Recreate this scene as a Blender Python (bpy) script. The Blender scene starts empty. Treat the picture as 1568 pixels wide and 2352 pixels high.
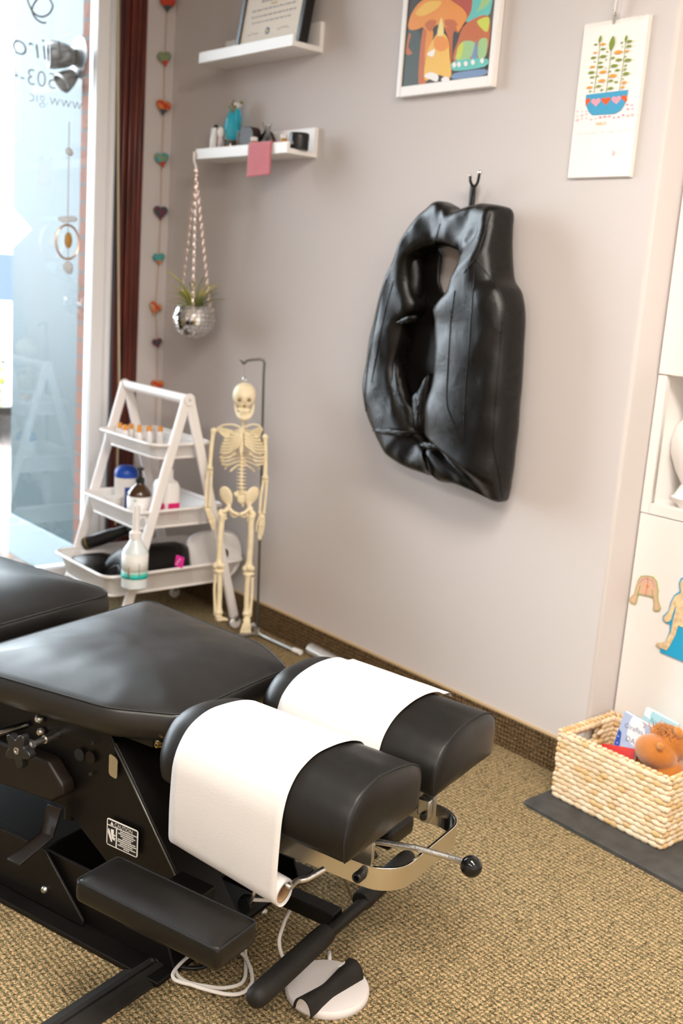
import bpy, bmesh, math, random
from mathutils import Vector, Matrix, noise
random.seed(7)
D = bpy.data
SC = bpy.context.scene
COL = SC.collection
V = Vector

# ------------------------------------------------------------------ camera
CAM_H = 1.2842
YAW, PITCH, ROLL = math.radians(49.018), math.radians(12.086), math.radians(4.204)
FPX = 2450.0
fwd = V((-math.sin(YAW)*math.cos(PITCH), math.cos(YAW)*math.cos(PITCH), -math.sin(PITCH)))
r0 = V((math.cos(YAW), math.sin(YAW), 0)); u0 = r0.cross(fwd)
rgt = r0*math.cos(ROLL) + u0*math.sin(ROLL)
upv = -r0*math.sin(ROLL) + u0*math.cos(ROLL)
CAM = V((0, 0, CAM_H))
cd = D.cameras.new('camera'); cam = D.objects.new('camera', cd); COL.objects.link(cam)
M = Matrix((rgt, upv, -fwd)).transposed().to_4x4(); M.translation = CAM
cam.matrix_world = M
cd.sensor_fit = 'VERTICAL'; cd.sensor_height = 36.0; cd.sensor_width = 24.0
cd.lens = FPX*36.0/2352.0
cd.clip_start = 0.02; cd.clip_end = 200
cd.dof.use_dof = True; cd.dof.focus_distance = 1.86; cd.dof.aperture_fstop = 4.0
SC.camera = cam

# ------------------------------------------------------------------ world, lights, exposure
w = D.worlds.new('overcast_sky'); SC.world = w; w.use_nodes = True
nt = w.node_tree; bg = nt.nodes['Background']
tc = nt.nodes.new('ShaderNodeTexCoord'); sx = nt.nodes.new('ShaderNodeSeparateXYZ'); rp = nt.nodes.new('ShaderNodeValToRGB')
nt.links.new(tc.outputs['Generated'], sx.inputs[0]); nt.links.new(sx.outputs['Z'], rp.inputs[0]); nt.links.new(rp.outputs[0], bg.inputs[0])
rp.color_ramp.elements[0].position = 0.0; rp.color_ramp.elements[0].color = (0.78, 0.87, 0.95, 1)
rp.color_ramp.elements[1].position = 0.8; rp.color_ramp.elements[1].color = (0.86, 0.94, 1.0, 1)
bg.inputs[1].default_value = 16.5

def area(name, loc, rot, sx_, sy_, power, col, portal=False):
    l = D.lights.new(name, 'AREA'); l.shape = 'RECTANGLE'; l.size = sx_; l.size_y = sy_; l.energy = power; l.color = col
    o = D.objects.new(name, l); COL.objects.link(o); o.location = loc; o.rotation_euler = rot
    if portal: l.cycles.is_portal = True
    return o
# daylight portal in the shop window (left), warm panels in the ceiling
area('window_portal', (-3.74, -0.35, 1.32), (0, -math.pi/2, 0), 2.4, 4.6, 1, (1, 1, 1), True)
WARM = (1.0, 0.925, 0.84)
for x, y, p in ((-0.55, 0.9, 62), (0.8, 0.9, 52), (-0.55, -1.1, 36), (0.8, -1.1, 42)):
    area('ceiling_panel_light', (x, y, 2.575), (0, 0, 0), 1.1, 0.55, p, WARM)

SC.view_settings.view_transform = 'Standard'; SC.view_settings.look = 'None'
SC.view_settings.exposure = 0.12; SC.view_settings.gamma = 1.0
SC.view_settings.use_curve_mapping = False
SC.cycles.use_denoising = True
SC.cycles.max_bounces = 10; SC.cycles.diffuse_bounces = 4; SC.cycles.glossy_bounces = 4; SC.cycles.transparent_max_bounces = 16
SC.cycles.caustics_reflective = False; SC.cycles.caustics_refractive = False
SC.cycles.sample_clamp_indirect = 6.0

# ------------------------------------------------------------------ measuring: a sight line through the photograph met with a real plane of the room
def ray(x, y): return fwd*FPX + rgt*(x-784) - upv*(y-1176)
def PY(x, y, Y): d = ray(x, y); return CAM + d*(Y/d.y)
def PX(x, y, X): d = ray(x, y); return CAM + d*(X/d.x)
def PZ(x, y, Z): d = ray(x, y); return CAM + d*((Z-CAM_H)/d.z)
def PN(x, y, o, n): d = ray(x, y); return CAM + d*((o-CAM).dot(n)/d.dot(n))
TANG = math.radians(16.8)
TA_ = V((math.cos(TANG), math.sin(TANG), 0)); TB_ = V((-math.sin(TANG), math.cos(TANG), 0))
TO = V((-1.58121, 1.15777, 0))
def tloc(p): q = p-TO; return V((q.dot(TA_), q.dot(TB_), p.z))
def TB(x, y, b): return tloc(PN(x, y, TO+TB_*b, TB_))
def TZ(x, y, z): return tloc(PZ(x, y, z))

# ------------------------------------------------------------------ mesh helpers
class MB:
    def __init__(s): s.v = []; s.f = []; s.m = []; s.sm = []
    def add(s, vs, fs, mi=0, smooth=True):
        o = len(s.v); s.v += [tuple(p) for p in vs]
        for f in fs: s.f.append([i+o for i in f]); s.m.append(mi); s.sm.append(smooth)
        return s
    def box(s, c, d, rot=None, mi=0, taper=1.0):
        c = V(c); h = [k/2 for k in d]; P = []
        for z in (-1, 1):
            t = taper if z > 0 else 1.0
            for x, y in ((-1, -1), (1, -1), (1, 1), (-1, 1)):
                p = V((x*h[0]*t, y*h[1]*t, z*h[2]))
                if rot is not None: p = rot @ p
                P.append(c+p)
        return s.add(P, [(3, 2, 1, 0), (4, 5, 6, 7), (0, 1, 5, 4), (1, 2, 6, 5), (2, 3, 7, 6), (3, 0, 4, 7)], mi, False)
    def span(s, a, b, mi=0):
        a = V(a); b = V(b)
        return s.box((a+b)/2, [abs(k) for k in (b-a)], None, mi)
    def loft(s, rings, cap0=True, cap1=True, mi=0, smooth=True, closed=True):
        n = len(rings[0]); o = len(s.v); P = [p for r in rings for p in r]; F = []
        for i in range(len(rings)-1):
            for j in range(n if closed else n-1):
                k = (j+1) % n
                F.append((i*n+j, i*n+k, (i+1)*n+k, (i+1)*n+j))
        s.add(P, F, mi, smooth)
        if cap0: s.f.append([o+j for j in range(n)][::-1]); s.m.append(mi); s.sm.append(False)
        if cap1: s.f.append([o+(len(rings)-1)*n+j for j in range(n)]); s.m.append(mi); s.sm.append(False)
        return s
    def tube(s, pts, r, seg=8, cap=True, mi=0, closed=False, flat=1.0):
        pts = [V(p) for p in pts]; n = len(pts); rs = r if isinstance(r, (list, tuple)) else [r]*n
        rings = []; prev = None
        for i, p in enumerate(pts):
            if closed: t = pts[(i+1) % n]-pts[i-1]
            else: t = pts[min(i+1, n-1)]-pts[max(i-1, 0)]
            if t.length < 1e-9: t = V((0, 0, 1))
            t.normalize()
            if prev is None:
                a = V((0, 0, 1)) if abs(t.z) < .9 else V((1, 0, 0)); x = t.cross(a).normalized()
            else:
                x = prev - t*prev.dot(t)
                if x.length < 1e-6: x = t.orthogonal()
                x.normalize()
            prev = x; y = t.cross(x)
            rings.append([p + (x*math.cos(2*math.pi*k/seg) + y*math.sin(2*math.pi*k/seg)*flat)*rs[i] for k in range(seg)])
        if closed: rings.append(rings[0])
        return s.loft(rings, cap and not closed, cap and not closed, mi)
    def ell(s, c, r, rot=None, u=16, v=10, mi=0, fn=None):
        c = V(c); r = (r, r, r) if not hasattr(r, '__len__') else r; P = []; F = []
        for i in range(v+1):
            th = math.pi*i/v
            for j in range(u):
                ph = 2*math.pi*j/u
                d = V((math.sin(th)*math.cos(ph), math.sin(th)*math.sin(ph), math.cos(th)))
                if fn: d = fn(d)
                p = V((d.x*r[0], d.y*r[1], d.z*r[2]))
                if rot is not None: p = rot @ p
                P.append(c+p)
        for i in range(v):
            for j in range(u):
                k = (j+1) % u
                F.append((i*u+j, (i+1)*u+j, (i+1)*u+k, i*u+k))
        return s.add(P, F, mi)
    def lathe(s, prof, c=(0, 0, 0), seg=24, rot=None, mi=0, cap0=True, cap1=True):
        c = V(c); rings = []
        for r, z in prof:
            ring = []
            for k in range(seg):
                p = V((r*math.cos(2*math.pi*k/seg), r*math.sin(2*math.pi*k/seg), z))
                if rot is not None: p = rot @ p
                ring.append(c+p)
            rings.append(ring)
        return s.loft(rings, cap0, cap1, mi)
    def prism(s, pts, n, t, mi=0):
        """flat outline (world points, one plane) pushed by thickness t along n"""
        n = V(n).normalized()*t; a = [V(p) for p in pts]
        nn = V((0, 0, 0))
        for i in range(len(a)): nn += (a[i]-a[0]).cross(a[(i+1) % len(a)]-a[0])
        if nn.dot(n) < 0: a = a[::-1]
        k = len(a); P = a+[p+n for p in a]
        F = [list(range(k))[::-1], list(range(k, 2*k))]+[(i, (i+1) % k, k+(i+1) % k, k+i) for i in range(k)]
        return s.add(P, F, mi, False)
    def build(s, name, mats, parent=None, bevel=0, sub=0, auto=True, label=None, kind=None, bseg=2):
        me = D.meshes.new(name); me.from_pydata(s.v, [], s.f)
        if not isinstance(mats, (list, tuple)): mats = [mats]
        for m in mats: me.materials.append(m)
        me.polygons.foreach_set('material_index', s.m); me.polygons.foreach_set('use_smooth', s.sm)
        bm = bmesh.new(); bm.from_mesh(me); bmesh.ops.remove_doubles(bm, verts=bm.verts, dist=1e-6)
        bmesh.ops.recalc_face_normals(bm, faces=bm.faces)
        if auto:
            for e in bm.edges:
                if len(e.link_faces) == 2 and e.calc_face_angle(0) > 0.75: e.smooth = False
        bm.to_mesh(me); bm.free(); me.update()
        o = D.objects.new(name, me); COL.objects.link(o)
        if parent is not None: o.parent = parent
        if bevel:
            md = o.modifiers.new('bevel', 'BEVEL'); md.width = bevel; md.segments = bseg; md.limit_method = 'ANGLE'; md.angle_limit = 0.6
            for p in me.polygons: p.use_smooth = True
            md.harden_normals = False
        if sub:
            md = o.modifiers.new('sub', 'SUBSURF'); md.levels = sub; md.render_levels = sub
        if label: o['label'] = label
        if kind: o['kind'] = kind
        return o

def thing(name, label, cat, loc=(0, 0, 0), rz=0, group=None):
    o = D.objects.new(name, None); COL.objects.link(o); o.empty_display_size = .05
    o.location = loc; o.rotation_euler = (0, 0, rz); o['label'] = label; o['category'] = cat
    if group: o['group'] = group
    return o
def tag(o, label, cat, group=None, kind=None):
    o['label'] = label; o['category'] = cat
    if group: o['group'] = group
    if kind: o['kind'] = kind
    return o
def rooted(o, base):
    """move an object's origin to its base without moving its mesh"""
    b = V(base); o.data.transform(Matrix.Translation(-b)); o.location = b; return o
def struct(name, mb, mat, **k):
    o = mb.build(name, mat, **k); o['kind'] = 'structure'; return o
def frame(n, up=(0, 0, 1)):
    """rotation with local z along n"""
    n = V(n).normalized(); x = V(up).cross(n)
    if x.length < 1e-4: x = n.orthogonal()
    x.normalize(); y = n.cross(x)
    return Matrix((x, y, n)).transposed()
def smooth_path(pts, n, closed=False):
    pts = [V(p) for p in pts]; k = len(pts); out = []
    segs = k if closed else k-1
    for i in range(n):
        t = i/n*segs if closed else i/(n-1)*segs
        j = min(int(t), segs-1); u = t-j
        g = (lambda q: pts[q % k]) if closed else (lambda q: pts[max(0, min(k-1, q))])
        p0, p1, p2, p3 = g(j-1), g(j), g(j+1), g(j+2)
        out.append(0.5*((2*p1)+(p2-p0)*u+(2*p0-5*p1+4*p2-p3)*u*u+(3*p1-p0-3*p2+p3)*u**3))
    return out
def resample(pts, n, closed=True):
    pts = [V(p) for p in pts]; q = pts+[pts[0]] if closed else pts
    L = [0]
    for i in range(len(q)-1): L.append(L[-1]+(q[i+1]-q[i]).length)
    out = []; j = 0; m = n if closed else n-1
    for i in range(n):
        d = L[-1]*i/m
        while j < len(q)-2 and L[j+1] < d: j += 1
        u = (d-L[j])/max(1e-9, L[j+1]-L[j]); out.append(q[j].lerp(q[j+1], u))
    return out
def round_poly(pts, r, k=5):
    """2-D outline with rounded corners"""
    out = []; n = len(pts)
    rr = r if hasattr(r, '__len__') else [r]*n
    for i in range(n):
        p, a, b = V(pts[i]), V(pts[i-1]), V(pts[(i+1) % n])
        da, db = (a-p), (b-p); la, lb = da.length, db.length; da.normalize(); db.normalize()
        d = min(rr[i], la*.45, lb*.45); A = p+da*d; B = p+db*d
        for j in range(k+1):
            t = j/k; out.append((1-t)**2*A+2*t*(1-t)*p+t*t*B)
    return out
def text_mb(mb, body, size, origin, xdir, ydir, mi=0, depth=0.0004, align='LEFT', shear=0.0, squeeze=1.0, thin=0.0):
    c = D.curves.new('lettering', 'FONT'); c.body = body; c.size = size; c.align_x = align; c.shear = shear; c.resolution_u = 4; c.offset = -thin
    o = D.objects.new('lettering', c); COL.objects.link(o)
    dg = bpy.context.evaluated_depsgraph_get(); me = o.evaluated_get(dg).to_mesh()
    X, Y = V(xdir).normalized(), V(ydir).normalized(); N = X.cross(Y); O = V(origin)
    mb.add([O+X*v.co.x*squeeze+Y*v.co.y+N*depth for v in me.vertices], [tuple(p.vertices) for p in me.polygons], mi, False)
    o.to_mesh_clear() if False else None
    D.objects.remove(o); D.curves.remove(c)

# ------------------------------------------------------------------ materials
def mat(name, col, rough=.5, metal=0, spec=.5, bump=0, bscale=100, var=0, vscale=8, coat=0, trans=0, emit=None, bdist=.002, stretch=None, sheen=0, ior=1.45):
    m = D.materials.new(name); m.use_nodes = True; t = m.node_tree; b = t.nodes['Principled BSDF']
    b.inputs['Base Color'].default_value = (*col, 1); b.inputs['Roughness'].default_value = rough; b.inputs['Metallic'].default_value = metal
    b.inputs['Specular IOR Level'].default_value = spec; b.inputs['IOR'].default_value = ior
    if coat: b.inputs['Coat Weight'].default_value = coat; b.inputs['Coat Roughness'].default_value = .15
    if trans: b.inputs['Transmission Weight'].default_value = trans
    if sheen: b.inputs['Sheen Weight'].default_value = sheen; b.inputs['Sheen Roughness'].default_value = .5
    if emit: b.inputs['Emission Color'].default_value = (*emit[0], 1); b.inputs['Emission Strength'].default_value = emit[1]
    if bump or var:
        tc = t.nodes.new('ShaderNodeTexCoord'); src = tc.outputs['Object']
        if stretch:
            mp = t.nodes.new('ShaderNodeMapping'); mp.inputs['Scale'].default_value = stretch; t.links.new(src, mp.inputs[0]); src = mp.outputs[0]
    if var:
        n = t.nodes.new('ShaderNodeTexNoise'); n.inputs['Scale'].default_value = vscale; n.inputs['Detail'].default_value = 4; t.links.new(src, n.inputs['Vector'])
        r = t.nodes.new('ShaderNodeValToRGB'); t.links.new(n.outputs['Fac'], r.inputs[0])
        r.color_ramp.elements[0].position = .3; r.color_ramp.elements[1].position = .7
        r.color_ramp.elements[0].color = (*[c*(1-var) for c in col], 1); r.color_ramp.elements[1].color = (*[min(1, c*(1+var)) for c in col], 1)
        t.links.new(r.outputs[0], b.inputs['Base Color'])
    if bump:
        n = t.nodes.new('ShaderNodeTexNoise'); n.inputs['Scale'].default_value = bscale; n.inputs['Detail'].default_value = 3; t.links.new(src, n.inputs['Vector'])
        bp = t.nodes.new('ShaderNodeBump'); bp.inputs['Strength'].default_value = bump; bp.inputs['Distance'].default_value = bdist
        t.links.new(n.outputs['Fac'], bp.inputs['Height']); t.links.new(bp.outputs[0], b.inputs['Normal'])
    return m
def nd(t, kind, **k):
    n = t.nodes.new(kind)
    for a, v in k.items(): setattr(n, a, v)
    return n
def math_n(t, op, a, b=None, c=None):
    n = t.nodes.new('ShaderNodeMath'); n.operation = op
    for i, q in enumerate((a, b, c)):
        if q is None: continue
        if isinstance(q, (int, float)): n.inputs[i].default_value = q
        else: t.links.new(q, n.inputs[i])
    return n.outputs[0]
def mixc(t, f, a, b):
    n = t.nodes.new('ShaderNodeMix'); n.data_type = 'RGBA'
    for i, q in ((0, f), (6, a), (7, b)):
        if isinstance(q, (int, float)): n.inputs[i].default_value = q
        elif isinstance(q, tuple): n.inputs[i].default_value = (*q, 1)
        else: t.links.new(q, n.inputs[i])
    return n.outputs[2]

def carpet_mat(name, tan, olive, dark, axes=('X', 'Y'), pu=.0135, pv=.0112, groove=.55):
    m = D.materials.new(name); m.use_nodes = True; t = m.node_tree; b = t.nodes['Principled BSDF']
    b.inputs['Roughness'].default_value = .95; b.inputs['Specular IOR Level'].default_value = .1
    tc = nd(t, 'ShaderNodeTexCoord'); 
    nz = nd(t, 'ShaderNodeTexNoise'); nz.inputs['Scale'].default_value = 190; nz.inputs['Detail'].default_value = 2
    t.links.new(tc.outputs['Object'], nz.inputs['Vector'])
    sub = nd(t, 'ShaderNodeVectorMath', operation='SUBTRACT'); t.links.new(nz.outputs['Color'], sub.inputs[0]); sub.inputs[1].default_value = (.5, .5, .5)
    sc = nd(t, 'ShaderNodeVectorMath', operation='SCALE'); t.links.new(sub.outputs[0], sc.inputs[0]); sc.inputs['Scale'].default_value = .0085
    ad = nd(t, 'ShaderNodeVectorMath', operation='ADD'); t.links.new(tc.outputs['Object'], ad.inputs[0]); t.links.new(sc.outputs[0], ad.inputs[1])
    sp = nd(t, 'ShaderNodeSeparateXYZ'); t.links.new(ad.outputs[0], sp.inputs[0])
    u = math_n(t, 'DIVIDE', sp.outputs[axes[0]], pu); v = math_n(t, 'DIVIDE', sp.outputs[axes[1]], pv)
    # two-tone rows along the u axis, loops along v
    rowf = math_n(t, 'FRACT', v); rowp = math_n(t, 'PINGPONG', v, .5)          # 0 .. .5
    colf = math_n(t, 'PINGPONG', u, .5); 
    fine = math_n(t, 'PINGPONG', math_n(t, 'MULTIPLY', u, 2.0), .5)
    big = nd(t, 'ShaderNodeTexNoise'); big.inputs['Scale'].default_value = 120; t.links.new(tc.outputs['Object'], big.inputs['Vector'])
    tone = math_n(t, 'ADD', math_n(t, 'MULTIPLY', rowp, 2.0), math_n(t, 'MULTIPLY', math_n(t, 'SUBTRACT', big.outputs['Fac'], .5), 1.3))
    rmp = nd(t, 'ShaderNodeValToRGB'); t.links.new(tone, rmp.inputs[0])
    rmp.color_ramp.elements[0].position = .3; rmp.color_ramp.elements[0].color = (*olive, 1)
    rmp.color_ramp.elements[1].position = .62; rmp.color_ramp.elements[1].color = (*tan, 1)
    gr = nd(t, 'ShaderNodeValToRGB'); t.links.new(colf, gr.inputs[0])
    gr.color_ramp.elements[0].position = .0; gr.color_ramp.elements[0].color = (1, 1, 1, 1); gr.color_ramp.elements[1].position = .17; gr.color_ramp.elements[1].color = (0, 0, 0, 1)
    pit = nd(t, 'ShaderNodeTexVoronoi'); pit.inputs['Scale'].default_value = 250; t.links.new(ad.outputs[0], pit.inputs['Vector'])
    pr = nd(t, 'ShaderNodeValToRGB'); t.links.new(pit.outputs['Distance'], pr.inputs[0])
    pr.color_ramp.elements[0].position = .45; pr.color_ramp.elements[0].color = (0, 0, 0, 1); pr.color_ramp.elements[1].position = .75; pr.color_ramp.elements[1].color = (1, 1, 1, 1)
    c1 = mixc(t, math_n(t, 'MULTIPLY', gr.outputs[0], groove), rmp.outputs[0], dark)
    c2 = mixc(t, math_n(t, 'MULTIPLY', pr.outputs[0], .8), c1, dark)
    t.links.new(c2, b.inputs['Base Color'])
    hgt = math_n(t, 'SUBTRACT', math_n(t, 'ADD', math_n(t, 'MULTIPLY', colf, 1.4), math_n(t, 'MULTIPLY', rowp, .8)), pit.outputs['Distance'])
    bp = nd(t, 'ShaderNodeBump'); bp.inputs['Strength'].default_value = .8; bp.inputs['Distance'].default_value = .004
    t.links.new(hgt, bp.inputs['Height']); t.links.new(bp.outputs[0], b.inputs['Normal'])
    return m
def glass_mat(name, tint=(1, 1, 1), rough=0.0, panes=1.0):
    m = D.materials.new(name); m.use_nodes = True; t = m.node_tree; t.nodes.clear()
    out = nd(t, 'ShaderNodeOutputMaterial'); mx = nd(t, 'ShaderNodeMixShader'); tr = nd(t, 'ShaderNodeBsdfTransparent'); gl = nd(t, 'ShaderNodeBsdfGlossy')
    fr = nd(t, 'ShaderNodeFresnel'); fr.inputs['IOR'].default_value = 1.52; gl.inputs['Roughness'].default_value = rough
    tr.inputs[0].default_value = (*tint, 1)
    t.links.new(math_n(t, 'MULTIPLY', fr.outputs[0], panes), mx.inputs[0]); t.links.new(tr.outputs[0], mx.inputs[1]); t.links.new(gl.outputs[0], mx.inputs[2]); t.links.new(mx.outputs[0], out.inputs[0])
    return m
def leather(name, col, rough=.38, bump=.12, wr=0, spec=.32, soft=1.0):
    m = mat(name, col, rough, 0, spec)
    t = m.node_tree; b = t.nodes['Principled BSDF']; tc = nd(t, 'ShaderNodeTexCoord')
    vo = nd(t, 'ShaderNodeTexVoronoi'); vo.inputs['Scale'].default_value = 900; t.links.new(tc.outputs['Object'], vo.inputs['Vector'])
    n2 = nd(t, 'ShaderNodeTexNoise'); n2.inputs['Scale'].default_value = 14; n2.inputs['Detail'].default_value = 3; n2.inputs['Distortion'].default_value = .6; t.links.new(tc.outputs['Object'], n2.inputs['Vector'])
    h = math_n(t, 'ADD', math_n(t, 'MULTIPLY', vo.outputs['Distance'], .12), math_n(t, 'MULTIPLY', n2.outputs['Fac'], soft+wr))
    bp = nd(t, 'ShaderNodeBump'); bp.inputs['Strength'].default_value = bump; bp.inputs['Distance'].default_value = .006
    t.links.new(h, bp.inputs['Height']); t.links.new(bp.outputs[0], b.inputs['Normal'])
    rr = nd(t, 'ShaderNodeMapRange'); rr.inputs['To Min'].default_value = rough-.05; rr.inputs['To Max'].default_value = rough+.08
    t.links.new(n2.outputs['Fac'], rr.inputs['Value']); t.links.new(rr.outputs[0], b.inputs['Roughness'])
    return m

m_wall = mat('painted_wall', (.60, .552, .535), .85, bump=.12, bscale=260, spec=.2, bdist=.001)
m_wall2 = mat('painted_wall_end', (.60, .54, .49), .85, bump=.12, bscale=260, spec=.2, bdist=.001)
m_ceil = mat('ceiling_paint', (.82, .80, .76), .9, bump=.1, bscale=120)
m_carpet = carpet_mat('loop_carpet', (.56, .385, .20), (.24, .20, .10), (.045, .035, .018))
m_cbase = carpet_mat('carpet_baseboard', (.27, .17, .08), (.12, .075, .035), (.018, .011, .006), ('X', 'Z'), .0125, .0125, .9)
m_binding = mat('tan_binding', (.50, .36, .20), .8)
m_wood = mat('dark_red_wood', (.095, .017, .010), .32, var=.5, vscale=14, stretch=(3, 3, .3), coat=.3)
m_alu = mat('white_window_metal', (.93, .93, .95), .35)
m_gask = mat('grey_gasket', (.09, .10, .12), .5)
m_glass = glass_mat('window_glass', (.97, .985, .99), 0.0, 2.2)
m_blk = mat('black_powder_coat', (.005, .004, .0035), .40, bump=.05, bscale=500, spec=.3)
m_blk2 = mat('black_cover_metal', (.009, .0055, .0035), .45, bump=.05, bscale=400, spec=.35)
m_rub = mat('black_rubber', (.013, .011, .009), .66, spec=.3, bump=.12, bscale=300, var=.3, vscale=30)
m_foam = mat('black_foam_grip', (.012, .0105, .009), .6, spec=.3, bump=.2, bscale=700)
m_leather = leather('black_vinyl', (.006, .0052, .0045), .37, .09, 0, .8, .22)
m_leather2 = leather('black_vinyl_pads', (.006, .005, .004), .38, .10, 0, .38, .5)
m_inner = leather('glossy_black_vinyl', (.005, .004, .0035), .24, .35, 1.0)
m_seam = mat('black_seam', (.006, .006, .006), .6)
m_chrome = mat('polished_steel', (.72, .70, .66), .16, 1)
m_steel = mat('brushed_steel', (.62, .59, .53), .28, 1, bump=.05, bscale=300, stretch=(1, 1, .05))
m_zinc = mat('zinc_plated_steel', (.60, .59, .56), .34, 1, bump=.25, bscale=240)
m_knob = mat('black_ball_plastic', (.006, .006, .006), .08)
m_paper = mat('white_crepe_paper', (.59, .565, .548), .9, bump=.12, bscale=240, spec=.15)
m_card = mat('brown_cardboard', (.42, .25, .12), .85)
m_white = mat('white_lacquer', (.84, .81, .78), .4)
m_whitem = mat('white_powder_coat', (.86, .82, .80), .38)
m_whitep = mat('white_plastic', (.85, .82, .80), .35)
m_cord = mat('white_cord', (.80, .76, .70), .5)
m_wprint = mat('white_print', (.85, .83, .79), .6)
m_bone = mat('cream_bone_plastic', (.90, .78, .54), .42, var=.08, vscale=40)
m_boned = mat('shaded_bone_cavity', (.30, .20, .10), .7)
m_dsteel = mat('dark_grey_steel', (.16, .16, .14), .35, .8)
m_black = mat('black_plastic', (.012, .012, .012), .35)
m_blackm = mat('matt_black', (.010, .010, .010), .7)
m_teal = mat('teal_exterior_paint', (.004, .023, .028), .45, var=.15, vscale=3)

# ------------------------------------------------------------------ setting
XW = -3.832; YB = 2.3; XC = -1.575; HC = 2.6
struct('floor', MB().span((-3.95, -3.1, -.08), (1.7, 2.95, 0)), m_carpet)
struct('ceiling', MB().span((-3.95, -3.1, HC), (1.7, 2.95, HC+.08)), m_ceil)
struct('wall_back', MB().span((-3.95, YB, 0), (XC, 2.95, HC)), m_wall, bevel=.010, bseg=3)
struct('wall_alcove', MB().span((XC, 2.86, 0), (1.7, 2.95, HC)), m_wall)
struct('wall_right', MB().span((1.6, -3.1, 0), (1.7, 2.86, HC)), m_wall)
struct('wall_front', MB().span((-3.95, -3.1, 0), (1.6, -3.0, HC)), m_wall)
WY0, WY1, WZ0, WZ1 = -2.6, 1.978, .09, 2.52
mb = MB()
mb.span((-3.95, 2.177, 0), (XW, YB, HC)); mb.span((-3.95, -3.0, WZ1+.05), (XW, 2.177, HC)); mb.span((-3.95, -3.0, 0), (XW, WY0-.05, WZ1+.05))
mb.span((-3.95, WY0-.05, 0), (XW, 2.177, WZ0-.04))
struct('wall_left', mb, m_wall)
# carved dark wood casing between the window and the corner
mb = MB(); mb.span((-3.95, 2.079, WZ0-.04), (-3.842, 2.177, WZ1+.05))
for y0, y1, d in ((2.082, 2.100, .016), (2.104, 2.126, .022), (2.130, 2.150, .018), (2.154, 2.174, .012)):
    mb.span((-3.845, y0, WZ0-.04), (-3.842+d+.010, y1, WZ1+.05))
struct('trim_1', mb, m_wood, bevel=.003)
# window: metal frame and panes
win = thing('window_1', None, None); del win['label']; del win['category']; win['kind'] = 'structure'; win.location = (XW, WY1, 0)
mb = MB(); mb.span((-3.895, 1.978, WZ0), (-3.836, 2.028, WZ1)); mb.span((-3.895, 2.028, WZ0), (-3.846, 2.066, WZ1)); mb.span((-3.846, 2.034, WZ0), (-3.839, 2.040, WZ1)); mb.span((-3.846, 2.052, WZ0), (-3.841, 2.058, WZ1))
mb.span((-3.895, WY0, WZ0-.04), (-3.836, 2.066, WZ0)); mb.span((-3.895, WY0, WZ1), (-3.836, 2.066, WZ1+.05)); mb.span((-3.895, WY0-.05, WZ0-.04), (-3.836, WY0, WZ1+.05))
mb.span((-3.895, -.62, WZ0), (-3.836, -.57, WZ1))
o = mb.build('window_frame', m_alu, None, bevel=.003); o.data.transform(Matrix.Translation((-XW, -WY1, 0))); o.parent = win; o['kind'] = 'structure'
mb = MB().span((-3.895, 2.066, WZ0), (-3.848, 2.079, WZ1))
o = mb.build('gasket', m_gask); o.data.transform(Matrix.Translation((-XW, -WY1, 0))); o.parent = win; o['kind'] = 'structure'
mb = MB().span((-3.872, -.57, WZ0), (-3.866, WY1, WZ1)).span((-3.872, WY0, WZ0), (-3.866, -.62, WZ1))
o = mb.build('glass', m_glass); o.data.transform(Matrix.Translation((-XW, -WY1, 0))); o.parent = win; o['kind'] = 'structure'
# carpet baseboard with bound top edge
mb = MB().span((XW, YB-.008, 0), (XC-.012, YB, .098)); struct('baseboard_back', mb, m_cbase)
mb = MB().span((XW, YB-.010, .098), (XC-.012, YB, .103)); struct('trim_2', mb, m_binding)
mb = MB().span((XW, 2.177, 0), (XW+.008, YB-.008, .098)); struct('baseboard_left', mb, m_cbase)

# ------------------------------------------------------------------ outside the window
m_pave = mat('wet_pavement', (.16, .13, .115), .7, var=.35, vscale=5, bump=.3, bscale=60)
m_road = mat('pale_road', (.45, .42, .41), .9, var=.1, vscale=2)
m_brick = D.materials.new('orange_brick'); m_brick.use_nodes = True
t = m_brick.node_tree; br = nd(t, 'ShaderNodeTexBrick'); tc = nd(t, 'ShaderNodeTexCoord'); mp = nd(t, 'ShaderNodeMapping'); mp.inputs['Rotation'].default_value = (math.pi/2, 0, 0)
t.links.new(tc.outputs['Object'], mp.inputs[0]); t.links.new(mp.outputs[0], br.inputs['Vector'])
br.inputs['Color1'].default_value = (.115, .045, .026, 1); br.inputs['Color2'].default_value = (.095, .036, .022, 1); br.inputs['Mortar'].default_value = (.05, .055, .055, 1)
br.inputs['Scale'].default_value = 1; br.inputs['Brick Width'].default_value = .2; br.inputs['Row Height'].default_value = .066; br.inputs['Mortar Size'].default_value = .006
t.links.new(br.outputs[0], t.nodes['Principled BSDF'].inputs[0]); t.nodes['Principled BSDF'].inputs['Roughness'].default_value = .9
struct('pavement', MB().span((-9, -8, -.14), (-3.95, 6, -.06)), m_pave)
struct('road', MB().span((-40, -30, -.30), (-9, 40, -.14)), m_road)
E0 = PX(30, 600, -4.66); YW = 2.012
struct('exterior_wall', MB().span((-4.66, YW, -.06), (-3.97, YW+.12, 3.2)), m_teal)
struct('exterior_wall_brick', MB().span((-3.97, 1.985, -.06), (-3.896, 2.10, 3.2)), m_brick)
struct('trim_3', MB().span((-4.66, YW-.012, -.06), (-3.97, YW, .13)), mat('pale_skirting', (.16, .20, .21), .6), bevel=.003)
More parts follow.
